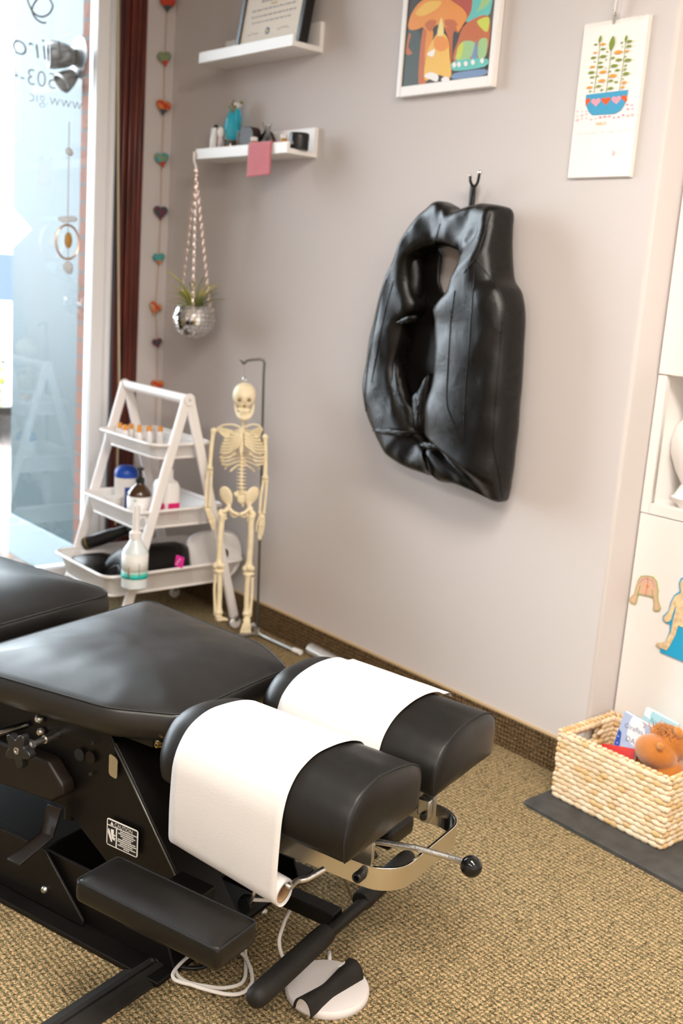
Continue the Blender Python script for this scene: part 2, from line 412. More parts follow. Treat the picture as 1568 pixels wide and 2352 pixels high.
# fallen leaves on the pavement
mb = MB(); rr = random.Random(3)
for i in range(160):
    x, y = rr.uniform(-4.9, -3.95), rr.uniform(1.2, 2.0)
    a, s_ = rr.uniform(0, 6.3), rr.uniform(.012, .03)
    c, s2 = math.cos(a)*s_, math.sin(a)*s_
    z = -.06+rr.uniform(.002, .012)
    mb.add([(x-c, y-s2, z), (x+s2*.5, y-c*.5, z+.004), (x+c, y+s2, z), (x-s2*.5, y+c*.5, z+.006)], [(0, 1, 2, 3)], rr.randrange(2))
o = mb.build('fallen_leaves', [mat('rust_leaf', (.26, .10, .03), .8), mat('brown_leaf', (.12, .07, .04), .8)])
tag(o, 'rust and brown fallen leaves scattered on the pavement outside the window', 'leaves', kind='stuff')
# steel lamp on the teal wall
lp = PY(196, 132, YW)
lamp = thing('wall_lamp', 'round steel outdoor lamp fixed to the teal wall beyond the window', 'lamp', (lp.x, YW, lp.z))
n = V((0, -1, 0)); R = frame(n); m_lamp = mat('dull_outdoor_steel', (.16, .155, .15), .3, .9)
MB().lathe([(0, 0), (.078, 0), (.080, .012), (.070, .03), (.045, .036), (0, .036)], (0, 0, 0), 32, R).build('mounting_plate', m_lamp, lamp)
MB().lathe([(0, .03), (.030, .03), (.044, .06), (.052, .105), (.05, .125), (.043, .125), (.036, .09), (0, .085)], (-.01, -.01, 0), 28, frame((-.30, -.95, -.05))).build('lamp_head', m_lamp, lamp)
MB().lathe([(0, .02), (.022, .02), (.034, .05), (.040, .085), (.034, .09), (.026, .06), (0, .055)], (-.02, -.02, -.055), 24, frame((.05, -.8, -.6))).build('lamp_head', m_lamp, lamp)
# far side of the street
m_siding = mat('white_siding', (.75, .76, .78), .6); m_dkwin = mat('dark_shop_window', (.03, .05, .08), .2)
h0 = PX(0, 985, -14)
b = thing('street_building', 'pale building with horizontal siding across the street, seen at the window edge', 'building', (-14, h0.y-2, -.14))
mb = MB()
for i in range(11): mb.box((0, 0, .15+i*.28), (.3, 9, .27))
mb.build('wall', m_siding, b, bevel=.01)
MB().box((.17, 1.2, 2.9), (.05, .7, .25)).build('window', m_dkwin, b)
MB().box((.3, 0, 3.25), (.9, 9.3, .14)).build('roof', m_siding, b)
pc = PX(-8, 650, -8.4)
car = thing('parked_car', 'white parked car with red tail lamp, half hidden at the window edge', 'car', (-8.4, pc.y-.9, -.14))
m_carp = mat('white_car_paint', (.72, .74, .76), .2, coat=.6); m_tail = mat('red_lamp_plastic', (.5, .03, .03), .2)
prof = [(-2.0, .35), (-2.05, .75), (-1.9, 1.0), (-1.2, 1.05), (-.6, 1.5), (.9, 1.52), (1.6, 1.12), (2.05, .95), (2.1, .35)]
MB().loft([[V((x_, y, z)) for y, z in prof] for x_ in (-.85, -.8, .8, .85)]).build('body', m_carp, car, bevel=.03)
MB().loft([[V((x_, y, z)) for y, z in [(-1.0, 1.12), (-.55, 1.44), (.82, 1.46), (1.4, 1.13)]] for x_ in (-.87, .87)]).build('side_window', m_dkwin, car)
for x_ in (-.8, .8):
    for y in (-1.3, 1.35):
        MB().lathe([(0, -.1), (.33, -.1), (.35, 0), (.33, .1), (0, .1)], (x_, y, .35), 24, frame((1, 0, 0))).build('wheel', m_rub, car)
    MB().box((x_*.86, 2.05, .88), (.25, .1, .2)).build('tail_lamp', m_tail, car, bevel=.02)
sh = PX(-6, 915, -6.4)
bush = thing('street_shrub', 'yellow green shrub on the pavement outside, at the left window edge', 'shrub', (-6.4, sh.y-.17, -.06))
mb = MB(); rr = random.Random(5)
for i in range(500):
    d = V((rr.gauss(0, 1), rr.gauss(0, 1), rr.gauss(0, 1))).normalized()*rr.uniform(.5, 1)
    c = V((d.x*.22, d.y*.2, .62+d.z*.36)); a = V((rr.gauss(0, 1), rr.gauss(0, 1), rr.gauss(0, 1))).normalized()*.035; q = a.orthogonal().normalized()*.014
    mb.add([c-a, c+q, c+a, c-q], [(0, 1, 2, 3)], rr.randrange(2))
mb.build('foliage', [mat('yellow_green_leaf', (.34, .36, .04), .6), mat('green_leaf', (.10, .16, .03), .6)], bush)
MB().tube([(0, 0, 0), (.01, 0, .3), (0, .01, .7)], [.02, .015, .008]).build('stem', m_wood, bush)

# lettering on the glass, meant to be read from the street
m_letter = mat('grey_vinyl_letters', (.22, .22, .24), .6)
XG = -3.8745
def glass_pt(x, y): return PX(x, y, XG)
def line_text(body, rx, ry, size, label, squeeze=1.0, shear=0, thin=0):
    a = glass_pt(rx, ry); mb = MB(); text_mb(mb, body, size, a, (0, -1, 0), (0, 0, 1), 0, .0006, 'LEFT', shear, squeeze, thin)
    o = mb.build('window_lettering', m_letter); rooted(o, a); tag(o, label, 'lettering', 'lettering on the window glass')
line_text('chiropractic', 178, 153, .110, 'large backwards line of grey lettering on the window glass beside the steel lamp', squeeze=1.10, shear=.12, thin=.0016)
line_text('503-4', 131, 206, .080, 'backwards telephone number on the window glass, directly under the large lettering', squeeze=1.0, thin=.0014)
line_text('www.gic', 190, 254, .062, 'backwards web address on the window glass, lowest line of the lettering', squeeze=1.0, thin=.0014)
gpts = [(62, -6), (66, 8), (74, 25), (86, 36), (100, 38), (114, 30), (121, 14), (115, 0), (107, -8)]
gp2 = [(107, -8), (96, -10), (84, 0), (74, 18), (76, 33), (85, 45), (97, 52), (106, 52)]
mb = MB().tube([glass_pt(p.x, p.y) for p in smooth_path([(x, y, 0) for x, y in gpts+gp2[1:]], 60)], .0034, 6, flat=.3)
o = mb.build('script_letter', m_letter); rooted(o, glass_pt(97, 52)); tag(o, 'curling handwritten letter at the top of the window glass', 'lettering')
# white diamond sticker on the glass, thin enough to let daylight through
m_sticker = D.materials.new('translucent_white_vinyl'); m_sticker.use_nodes = True; t = m_sticker.node_tree; t.nodes.clear()
ou = nd(t, 'ShaderNodeOutputMaterial'); mx = nd(t, 'ShaderNodeMixShader'); df = nd(t, 'ShaderNodeBsdfDiffuse'); tl = nd(t, 'ShaderNodeBsdfTranslucent')
df.inputs[0].default_value = (.9, .9, .9, 1); tl.inputs[0].default_value = (.9, .9, .9, 1); mx.inputs[0].default_value = .6
t.links.new(df.outputs[0], mx.inputs[1]); t.links.new(tl.outputs[0], mx.inputs[2]); t.links.new(mx.outputs[0], ou.inputs[0])
c = glass_pt(18, 522); s_ = .094
o = MB().prism([c+V((0, s_, 0)), c+V((0, 0, s_)), c+V((0, -s_, 0)), c+V((0, 0, -s_))], (-1, 0, 0), .0012).build('window_sticker', m_sticker)
rooted(o, c); tag(o, 'white diamond shaped sticker on the window glass, half out of view', 'sticker')
# crystal sun catcher hanging before the glass
xs = -3.80; p = lambda x, y: PX(x, y, xs)
tp = p(158, 340)
sc_ = thing('sun_catcher', 'crystal sun catcher with a ring and hanging beads by the window', 'sun catcher', tp)
lo = lambda x, y: p(x, y)-tp
m_cry = m_sticker; m_gold = mat('pale_gold_wire', (.75, .5, .38), .3, .8); m_amb = mat('amber_leaf', (.55, .30, .08), .5)
MB().tube([lo(159, 280), lo(158, 345), lo(156, 495), lo(156, 605)], .0016, 6).build('string', m_gold, sc_)
mb = MB(); mb.ell(lo(158, 347), .013, None, 10, 6); mb.ell(lo(162, 352), .011, None, 8, 5); mb.build('top_bead', m_cry, sc_, auto=False)
R = frame((1, 0, 0))
MB().ell(lo(148, 504), (.012, .026, .012), None, 12, 8).ell(lo(166, 503), (.012, .022, .011), None, 12, 8).build('quartz_bar', m_sticker, sc_)
rc = lo(155, 556)
MB().tube([rc+V((0, math.cos(a)*.046, math.sin(a)*.062)) for a in [2*math.pi*k/40 for k in range(40)]], .0042, 8, closed=True).build('ring', m_gold, sc_)
MB().ell(lo(157, 552), (.006, .016, .030), None, 12, 8).build('leaf_pendant', m_amb, sc_)
MB().ell(lo(156, 613), .020, None, 14, 8).ell(lo(159, 622), .013, None, 10, 6).build('bottom_crystal', m_cry, sc_)
# beige blind cord beside the frame
pts = [PX(x, y, -3.815) for x, y in ((272, -10), (271, 300), (272, 600), (273, 800), (274, 900))]
pts.append(V((pts[-1].x, pts[-1].y, .25)))
o = MB().tube(pts, .0045, 8).build('blind_cord', mat('beige_cord', (.55, .47, .33), .8)); rooted(o, pts[-1])
tag(o, 'beige blind cord hanging straight down along the dark wood window casing', 'cord')

# ------------------------------------------------------------------ treatment table (local axes: a along the table towards the head, b across, z up)
def cushion(name, outline, z0, zs, crown, parent, m, rr=.02, tilt=0.0, wr=.0, side_bulge=.006, seam=True):
    pts = round_poly([V((x, y, 0)) for x, y in outline], rr, 5); N = 132; pts = resample(pts, N)
    c = V((sum(p.x for p in pts)/N, sum(p.y for p in pts)/N, 0)); rings = []
    nrm = []
    for i in range(N):
        t = (pts[(i+1) % N]-pts[i-1]); q = V((t.y, -t.x, 0)).normalized()
        if q.dot(pts[i]-c) < 0: q = -q
        nrm.append(q)
    def ring(d, z, k=0):
        out = []
        for i, p in enumerate(pts):
            q = (c-p); L = q.length; q.normalize(); e = p-nrm[i]*min(d, .03)+q*max(0, min(d-.03, L-.03)) if d > 0 else p-nrm[i]*d
            zz = z+tilt*(e.x-c.x)
            if wr and k: zz += wr*k*(noise.noise(V((e.x*9, e.y*9, 3)))+.5*noise.noise(V((e.x*22, e.y*22, 7))))
            out.append(V((e.x, e.y, zz)))
        return out
    H = zs-z0
    rings += [ring(.012, z0), ring(.002, z0+.006), ring(-side_bulge*.6, z0+H*.3), ring(-side_bulge, z0+H*.6), ring(-side_bulge*.4, z0+H*.88), ring(0, zs-.002), ring(.0025, zs-.0005)]
    edges = [(pts[i], pts[(i+4) % N]) for i in range(0, N, 4)]
    def edist(q):
        m = 9
        for A, B in edges:
            ab = B-A; u = max(0, min(1, (q-A).dot(ab)/max(1e-9, ab.length_squared))); m = min(m, (q-A-ab*u).length)
        return m
    Rm = edist(c)
    for k in range(1, 17):
        s_ = 1-(k/16.3)**1.35; ring_ = []
        for i, p in enumerate(pts):
            e = c+(p-c)*s_; d = edist(e)/Rm
            zz = zs+tilt*(e.x-c.x)+crown*(1-(1-min(1, d/.8))**2.4)
            if wr: zz += wr*min(1, d*5)*(noise.noise(V((e.x*8, e.y*8, 3+zs*20)))+.4*noise.noise(V((e.x*20, e.y*20, 7))))
            ring_.append(V((e.x, e.y, zz)))
        rings.append(ring_)
    mb = MB().loft(rings, True, False)
    o = len(mb.v); last = rings[-1]; cc = V((c.x, c.y, sum(p.z for p in last)/N))
    base = (len(rings)-1)*N; mb.v.append(tuple(cc))
    for i in range(N): mb.f.append([base+i, base+(i+1) % N, o]); mb.m.append(0); mb.sm.append(True)
    ob = mb.build(name, m, parent, auto=False)
    if seam:
        MB().tube([p+V((0, 0, zs+.0002+tilt*(p.x-c.x))) for p in pts], .0016, 6, closed=True).build('seam', m_seam, ob)
    return ob

T = thing('treatment_table', 'black vinyl chiropractic table with split head cushions standing across the carpet', 'treatment table', TO, TANG)
# chest section
cushion('chest_cushion', [(-.535, -.285), (-.13, -.236), (-.012, -.170), (-.012, .160), (-.13, .236), (-.535, .300)], .437, .497, .030, T, m_leather, .022, wr=.0025)
# pelvic section beyond it
cushion('pelvic_cushion', [(-1.45, -.32), (-.64, -.30), (-.64, .30), (-1.45, .32)], .420, .492, .045, T, m_leather, .06, wr=.002)
MB().span((-1.4, -.2, .40), (-.68, .2, .42)).build('pelvic_board', m_blk, T)
MB().span((-.52, -.19, .425), (-.06, .19, .447)).build('chest_board', m_blk, T)

# split head cushions
near = [(-.272, .408), (-.277, .428), (-.277, .452), (-.266, .480), (-.247, .502), (-.223, .514), (-.191, .520), (-.152, .518), (-.11, .512), (-.074, .503), (-.047, .488), (-.037, .468), (-.036, .440), (-.040, .408)]
far = [(.018, .408), (.014, .430), (.017, .455), (.030, .477), (.055, .496), (.088, .507), (.136, .512), (.185, .510), (.226, .502), (.252, .486), (.262, .462), (.262, .430), (.258, .408)]
PAD0, PAD1 = .012, .415
def head_pad(prof, label, dz):
    P = resample([V((0, y, z)) for y, z in smooth_prof(prof)], 80); cy = sum(p.y for p in P)/80; cz = sum(p.z for p in P)/80
    rings = []
    def ring(a, s_):
        f = (PAD1-a)/(PAD1-PAD0)
        return [V((a, cy+(p.y-cy)*s_, cz+(p.z-cz)*(s_ if p.z > cz else 1)+f*dz + .0016*noise.noise(V((a*16, p.y*20, p.z*20))))) for p in P]
    for k in range(8):
        u = k/7*math.pi/2; rings.append(ring(PAD0+.045*(1-math.cos(u))-.0, .62+.38*math.sin(u)))
    for k in range(1, 15): rings.append(ring(PAD0+.045+(PAD1-.004-PAD0-.045)*k/14, 1.0))
    seamr = ring(PAD1, .992); rings.append(seamr)
    for s_, e in ((.955, .0045), (.8, .008), (.5, .011), (.2, .012)): rings.append([V((p.x+e, cy+(p.y-cy)*s_/.992, cz+(p.z-cz)*s_/.992)) for p in seamr])
    o = MB().loft(rings).build('head_cushion', m_leather2, T, auto=False, label=label)
    top = [p for p in seamr]
    i0 = max(range(80), key=lambda i: abs(P[i].z-P[(i+1) % 80].z)*0+(-P[i].z))
    MB().tube([p+V((.001, 0, 0)) for p in seamr], .0017, 6, closed=True).build('seam', m_seam, o)
    MB().span((PAD0+.03, min(p.y for p in P)+.055, .394), (PAD1-.05, max(p.y for p in P)-.055, .410)).build('cushion_board', m_blk, o)
    return o
def smooth_prof(prof):
    return [(p.y, p.z) for p in smooth_path([V((0, y, z)) for y, z in prof], 70)]
head_pad(near, 'head cushion on the camera side', .016)
head_pad(far, 'head cushion on the wall side', .020)

# polished band, brackets and drop lever under the head
def band_path(r):
    P = [(.20, -.137-r*0)] ; cs = []
    for a0, b0, st in ((.372, -.077, -90), (.372, .077, 0)):
        for k in range(9):
            t = math.radians(st+k*90/8); cs.append((a0+(.064+r)*math.cos(t), b0+(.060+r)*math.sin(t)))
    return [(.14, -.137-r)]+cs+[(.14, .137+r)]
o_, i_ = band_path(0), band_path(-.005)
ring_pts = list(zip(o_, i_)); mb = MB(); rings = []
for (a, b), (a2, b2) in ring_pts:
    rings.append([V((a, b, .288)), V((a, b, .330)), V((a2, b2, .330)), V((a2, b2, .288))])
mb.loft(rings, smooth=False).build('head_band', m_chrome, T, bevel=.0008)
for sgn in (-1, 1):
    b = sgn*.134
    MB().prism([(.10, b, .392), (.318, b, .392), (.318, b, .330), (.300, b, .300), (.17, b, .285), (.10, b, .30)], (0, -sgn*1, 0), .004).build('side_bracket', m_steel, T, bevel=.001)
    bo = MB().lathe([(0, 0), (.0095, 0), (.0095, .016), (.008, .018), (.005, .018), (.0045, .008), (0, .008)], (.372, sgn*.1365, .310), 18, frame((0, sgn, 0))).build('bolt', m_black, T)
    MB().prism([(.340, sgn*.112, .407), (.378, sgn*.112, .407), (.378, sgn*.112, .318), (.368, sgn*.112, .298), (.350, sgn*.112, .298), (.340, sgn*.112, .318)], (0, sgn, 0), .005).build('cushion_tab', m_zinc, T, bevel=.001)
    k = MB().box((.360, sgn*.104, .335), (.026, .014, .034)); k.build('clevis', m_zinc, T, bevel=.003)
    MB().lathe([(0, 0), (.007, 0), (.007, .010), (.004, .011), (0, .011)], (.364, sgn*.096, .322), 14, frame((0.3, -sgn, 0))).build('pin', m_black, T)
    MB().span((.16, sgn*.05-.02, .30), (.30, sgn*.05+.02, .40)).build('head_block', m_blk, T, bevel=.004)
lv = [TZ(830, 1928, .333), TZ(885, 1936, .335), TZ(960, 1949, .339), TZ(1020, 1966, .342), TZ(1062, 1978, .344)]
kb = TZ(1082, 1990, .345)
lv0 = V((.24, -.065, .332))
MB().tube([lv0]+lv+[kb], .0055, 10).build('drop_lever', m_zinc, T)
MB().ell(kb, .0185, None, 32, 20).build('ball_knob', m_knob, T)
# hanger rod for the paper roll
RB, RZ = -.262, .322
e1 = TZ(692, 2024, .305); e2 = TZ(745, 1996, .318)
rod = smooth_path([(.03, RB, RZ), (.2, RB, RZ), (.30, RB, RZ), (e1.x-.012, e1.y, e1.z), (e1.x+.004, e1.y+.02, e1.z+.002), e2.lerp(e1, .4), e2], 40)
rz_ = lambda a: RZ+.0125-(a-.186)*.125
rod = [V((.085, RB, rz_(.085))), V((.29, RB+.002, rz_(.29)))]+[V(q) for q in smooth_path([(.31, RB+.004, rz_(.31)), e1+V((-.006, -.004, 0)), e1+V((.004, .012, .001)), e2], 20)]
MB().tube(rod, .0054, 12).build('paper_hanger', m_zinc, T)
MB().tube([(.085, RB, rz_(.085)), (.085, -.20, .36), (.11, -.134, .37)], .0045, 10).build('paper_hanger_arm', m_blk, T)

# hinge bracket between the chest cushion and the near head cushion
h0, h1, h2 = TB(346, 1693, -.185), TB(384, 1712, -.185), TB(392, 1775, -.185)
MB().prism([h0, h1, h1+V((0, 0, -.010)), h0+V((0, 0, -.006))], (0, 1, 0), .02).prism([h1+V((-.008, 0, 0)), h1, h2, h2+V((-.006, 0, 0))], (0, 1, 0), .02).build('hinge_bracket', m_zinc, T, bevel=.001)
q = TB(371, 1711, -.188); MB().lathe([(.003, 0), (.0052, 0), (.0058, .004), (.0052, .012), (.003, .012), (.003, 0)], q, 14, frame((-.3, -1, .2)), cap0=False, cap1=False).build('hinge_pin', mat('brass', (.55, .38, .12), .3, 1), T)
# steel side structure
def side_plate(s_):
    b = s_*.200; e_ = .118 if s_ < 0 else .05; ze = .193-(e_-.022)*1.272
    poly = [(-1.1, .445), (-.170, .445), (-.147, .41), (.022, .193), (e_, ze), (e_-.09, ze-.01), (-.15, .155), (-.275, .235), (-1.1, .235)]
    mb = MB().prism([(a, b, z) for a, z in poly], (0, -s_, 0), .006)
    return mb.build('side_plate', m_blk, T, bevel=.0015)
sp_near = side_plate(-1); side_plate(1)
# bent front flange of the lifting arm
for s_ in (-1,):
    b = s_*.2; MB().prism([(-.147, b, .41), (.125, b, .062), (.128, b*.55, .066), (-.144, b*.55, .414)], (1, 0, .8), .005).build('arm_flange', m_blk, T, bevel=.002)
    MB().tube([(-.143, b*1.005, .405), (.122, b*1.005, .066)], .0022, 6).build('arm_edge_highlight', m_dsteel, T)  # lighter grey strip imitates the highlight along the bent black edge
MB().prism([(-.30, -.11, .43), (-.04, -.11, .43), (.05, -.11, .16), (-.10, -.11, .06)], (0, 1, 0), .22).build('lift_column', m_blk, T, bevel=.006)
# holes and slot in the near plate
b = -.2065
def disc(name, px, py, r, m, h=.002, ry=None):
    q = TB(px, py, b); MB().lathe([(0, 0), (r, 0), (r, h), (r*.86, h+.0006), (0, h)], q, 22, frame((0, -1, 0))).build(name, m, T)
disc('plate_hole', 183, 1733, .0125, m_blackm); disc('plate_hole', 208, 1740, .0125, m_blk2); disc('plate_hole', 214, 1706, .004, m_blackm); disc('plate_hole', 208, 1778, .004, m_blackm)
q = TB(262, 1760, b)
sl = round_poly([V((q.x-.012, b, q.z+.024)), V((q.x+.010, b, q.z+.018)), V((q.x+.010, b, q.z-.024)), V((q.x-.012, b, q.z-.020))], .008)
so = MB().prism(sl, (0, -1, 0), .0018).build('slot', m_steel, T)
# caution sticker
L0 = TB(248, 1878, b); L1 = TB(320, 1904, b); L3 = TB(248, 1940, b); W_ = L1.x-L0.x; H_ = (L0.z-L3.z)
cz = (L0.z+L3.z)/2+.002; ca = (L0.x+L1.x)/2
bs = -.2085
Q = lambda u, v, d=0: V((ca+(u-.5)*W_, bs-d, cz+(v-.5)*H_))
mb = MB()
mb.prism(round_poly([Q(0, 0), Q(1, 0), Q(1, 1), Q(0, 1)], .006), (0, -1, 0), .0006, 1)
def frame_rect(u0, v0, u1, v1, r=.004): return round_poly([Q(u0, v0, .0006), Q(u1, v0, .0006), Q(u1, v1, .0006), Q(u0, v1, .0006)], r)
mb.prism(frame_rect(.005, .005, .995, .995, .006), (0, -1, 0), .0002, 1)
for (u0, v0, u1, v1) in ((.035, .78, .965, .955), (.035, .045, .30, .735), (.345, .045, .965, .735)):
    mb.prism([Q(u, v, .0009) for u, v in ((u0, v0), (u1, v0), (u1, v1), (u0, v1))], (0, -1, 0), .0003, 0)
text_mb(mb, 'CAUTION', H_*.19, Q(.255, .80, .0013), (1, 0, 0), (0, 0, 1), 1, .0002, squeeze=.98)
mb.prism([Q(.12, .80, .0013), Q(.225, .80, .0013), Q(.172, .93, .0013)], (0, -1, 0), .0002, 1)
rr = random.Random(2)
words = ['KEEP HANDS AND', 'FINGERS CLEAR OF ALL', 'MOVING PARTS', 'WHEN TABLE', 'IS BEING RAISED OR', 'LOWERED. SERIOUS', 'INJURY CAN RESULT', 'FROM MOVING TABLE', 'PARTS']
for i in range(9):
    wl = (.42, .54, .40, .26, .56, .57, .42, .54, .20)[i]; v = .665-i*.072
    u = .655-wl/2
    while u < .655+wl/2-.01:
        l = rr.uniform(.02, .05); mb.prism([Q(u, v, .0013), Q(u+l, v, .0013), Q(u+l, v+.042, .0013), Q(u, v+.042, .0013)], (0, -1, 0), .0002, 1); u += l+.010
for poly in ([(.06, .64), (.10, .60), (.20, .20), (.16, .16), (.05, .48)], [(.14, .64), (.24, .66), (.24, .48), (.20, .36), (.16, .42)], [(.17, .40), (.28, .50), (.29, .44), (.22, .40), (.29, .36), (.27, .26), (.18, .30)]):
    mb.prism([Q(u, v, .0013) for u, v in poly], (0, -1, 0), .0002, 1)
mb.build('caution_sticker', [m_blackm, m_wprint], T, label='black and white caution sticker')
# folded cover, star knob, levers
mb = MB().prism([(-.78, -.238, .335), (-.285, -.238, .343), (-.243, -.238, .305), (-.240, -.238, .285), (-.272, -.238, .262), (-.78, -.238, .222)], (0, 1, 0), .034)
mb.build('motor_cover', m_blk2, T, bevel=.006, bseg=3)
sh = TB(128, 1690, -.2)
kx, kz = -.300, .382
MB().tube([(kx, -.2, kz), (kx, -.232, kz)], .0085, 14).tube([(kx, -.232, kz), (kx, -.262, kz)], .0058, 12).build('knob_shaft', m_zinc, T)
MB().lathe([(0, 0), (.0115, 0), (.0115, .008), (0, .008)], (kx, -.262, kz), 6, frame((0, -1, 0))).lathe([(0, .008), (.008, .008), (.008, .02), (0, .02)], (kx, -.262, kz), 12, frame((0, -1, 0))).build('hex_nut', m_zinc, T)
star = []
for k in range(60):
    t = 2*math.pi*k/60; r = .0285+.0078*math.cos(5*t)
    star.append(V((kx+r*math.cos(t+1.2), -.283, kz+r*math.sin(t+1.2))))
MB().prism(star, (0, -1, 0), .017).build('star_knob', m_black, T, bevel=.003, bseg=3)
MB().lathe([(0, 0), (.007, 0), (.007, .0012), (.0045, .0012), (.004, -.002), (0, -.002)], (kx, -.300, kz), 16, frame((0, -1, 0))).build('knob_insert', m_zinc, T)
for x, y, r in ((92, 1650, .009), (96, 1680, .0085)):
    q = TB(x, y, -.205); MB().lathe([(0, 0), (r, 0), (r, .006), (r*.6, .010), (0, .010)], (q.x, -.204, q.z), 14, frame((0, -1, 0))).build('bolt', m_zinc, T)
q0 = TB(62, 1664, -.205); q1 = TB(0, 1682, -.26)
MB().tube([q0, q0.lerp(q1, .3), q1, q1+(q1-q0)*.9], .0075, 12).build('release_handle', m_chrome, T)
# bent foot pedal strap
mb = MB(); bb = -.232
st = [(-.262, bb+.01, .268), (-.262, bb, .25), (-.274, bb, .205)]
q1 = TB(93, 1912, bb); q2 = TB(123, 1920, bb); q0 = TB(124, 1850, bb); q3 = TB(141, 1858, bb); e1_ = TB(16, 1972, -.315); e2_ = TB(46, 1986, -.315)
q0 = TB(108, 1846, bb)
def slab(a, b_, c, d_, n, t): mb.prism([a, b_, c, d_], n, t)
slab(q0, q3, q2, q1, (0, 1, 0), .004); slab(q1, q2, e2_, e1_, (0, 0, -1), .004)
mb.build('foot_pedal_strap', m_blk2, T, bevel=.0012)
MB().tube([TB(160, 1880, -.16), TB(160, 1845, -.16)], .011, 14).build('stop_post', m_blk2, T)
# floor base
MB().span((-1.5, -.254, 0), (.030, .254, .011)).build('base_plate', m_blk, T, bevel=.002)
MB().span((-1.5, -.2, .011), (-.33, .2, .126)).build('base_box', m_blk, T, bevel=.003)
for s_ in (-1, 1):
    b = s_*.205
    MB().prism([(-1.5, b, .011), (-1.5, b, .128), (-.26, b, .128), (-.175, b, .128), (-.10, b, .05), (.01, b, .05), (.025, b, .011)], (0, -s_, 0), .006).build('base_skirt', m_blk, T, bevel=.0015)
g0 = TB(107, 1948, -.212); g1 = TB(196, 2118, -.212)
MB().prism([(-1.5, -.212, g0.z), (g0.x, -.212, g0.z), (g1.x, -.212, g1.z+.005), (g1.x, -.212, .012), (-1.5, -.212, .012)], (0, -1, 0), .007).build('base_cover', m_blk, T, bevel=.002)
q = TB(103, 2043, -.219); MB().lathe([(0, 0), (.0075, 0), (.0075, .003), (.005, .006), (0, .006)], q, 16, frame((0, -1, 0))).build('bolt', m_zinc, T)
# arm rests, both sides
for s_ in (-1, 1):
    a0r, a1r, b0r, b1r, dzr = ((-.030, .280, .303, .402, 0) if s_ < 0 else (-.10, .208, .262, .368, -.112))
    ar = cushion('arm_rest', [(a0r, s_*b0r), (a1r, s_*b0r), (a1r, s_*b1r), (a0r, s_*b1r)], .222+dzr, .266+dzr, .0065, T, m_leather2, .007, wr=.0006, side_bulge=.002)
    MB().span((.04, s_*.21, .196+dzr), (.12, s_*.36, .2235+dzr)).build('arm_rest_bracket', m_blk, T, bevel=.003)
# tilting foot bar with foam grips
zb, ab = .10, .247
sq = MB().span((-.02, -.012, .088), (ab, .022, .118)); sq.build('bar_beam', m_blk, T, bevel=.002)
MB().tube([(ab+.012, -.15, zb), (ab+.008, .17, zb)], .0125, 16).build('foot_bar', m_blk, T)
for s_, e in ((-1, -.283), (1, .30)):
    y0 = -.045 if s_ < 0 else .085
    a_ = lambda y: ab+.012-.013*(y+.15)/.32
    ys = [y0, y0+.004*s_]+[y0+(e-y0)*k/8 for k in range(1, 8)]+[e-.014*s_, e-.006*s_, e-.001*s_, e]
    rs = [.0185, .0200]+[.0205]*7+[.0195, .0160, .0095, .001]
    MB().tube([(a_(y), y, zb) for y in ys], rs, 20).build('foam_grip', m_foam, T)
MB().lathe([(0, 0), (.016, 0), (.02, .01), (.016, .022), (0, .022)], (.06, -.02, .075), 12, frame((0, -1, 0))).build('adjusting_knob', m_black, T)
MB().tube([(.03, .10, .38), (.20, .17, .012)], .003, 6).build('pedal_cable', m_steel, T)
for q in (((588, 2040), (575, 2072)), ((610, 2092), (598, 2100))):
    MB().tube([TB(*q[0], -.1), TB(*q[1], -.1)], .004, 8).build('spring', m_zinc, T)

# ------------------------------------------------------------------ things on the table
# crepe paper: over the far cushion, down the gap, over the near cushion, down to its roll
pr_ = []
a0, a1 = .070, .302
top = lambda prof, d: [(y, z+d) for y, z in prof]
f_ = sorted(far, key=lambda q: -q[0]); 
path = [(.298, .474), (.286, .487), (.272, .490), (.2565, .4935), (.228, .5065), (.185, .5145), (.136, .5165), (.088, .5110), (.0535, .4995), (.027, .480), (.0135, .455), (.0105, .430), (-.012, .414), (-.0325, .430), (-.0325, .466), (-.0455, .4915), (-.074, .5065), (-.11, .5160), (-.152, .5220), (-.191, .5240), (-.223, .5180), (-.250, .5050), (-.270, .4825), (-.2815, .455), (-.2850, .420), (-.2865, .37), (RB-.0235, RZ)]
path = smooth_path([V((0, y, z)) for y, z in path], 120)
for k in range(1, 20):
    t = math.pi+k/19*math.pi*2.2; r = .0235-.0005*k/19; path.append(V((0, RB+r*math.cos(t), RZ+r*math.sin(t))))
base_w = TO+TA_*((a0+a1)/2)+TB_*RB+V((0, 0, RZ-.024))
pp = thing('headrest_paper', 'white crepe paper drawn from its roll over both head cushions of the table', 'paper', base_w, TANG)
off = V((-(a0+a1)/2, -RB, -(RZ-.024)))
rings = []
def zoff(p, a):
    f = (PAD1-a)/(PAD1-PAD0); k = min(1, max(0, (p.z-.40)/.08)); return f*(.016 if p.y < 0 else .020)*k-(a-(a0+a1)/2)*.125*(1-k)*(1 if p.y < -.15 else 0)
A_ = [a0+(a1-a0)*k/16 for k in range(17)]
for p in path: rings.append([V((a+.010*max(0, min(1, (.52-p.z)/.2))*0, p.y, p.z+zoff(p, a)+.0004*noise.noise(V((a*30, p.y*25, p.z*25)))))+off for a in A_])
mb = MB().loft(rings, False, False, closed=False)
o = mb.build('paper_sheet', m_paper, pp, auto=False)
so_ = o.modifiers.new('thick', 'SOLIDIFY'); so_.thickness = .0005; so_.offset = 0
th_ = math.atan(.125); ax3 = V((math.cos(th_), 0, -math.sin(th_))); RT_ = frame(ax3); hl2 = (a1-a0)/2; OC = V(((a0+a1)/2, RB, RZ))
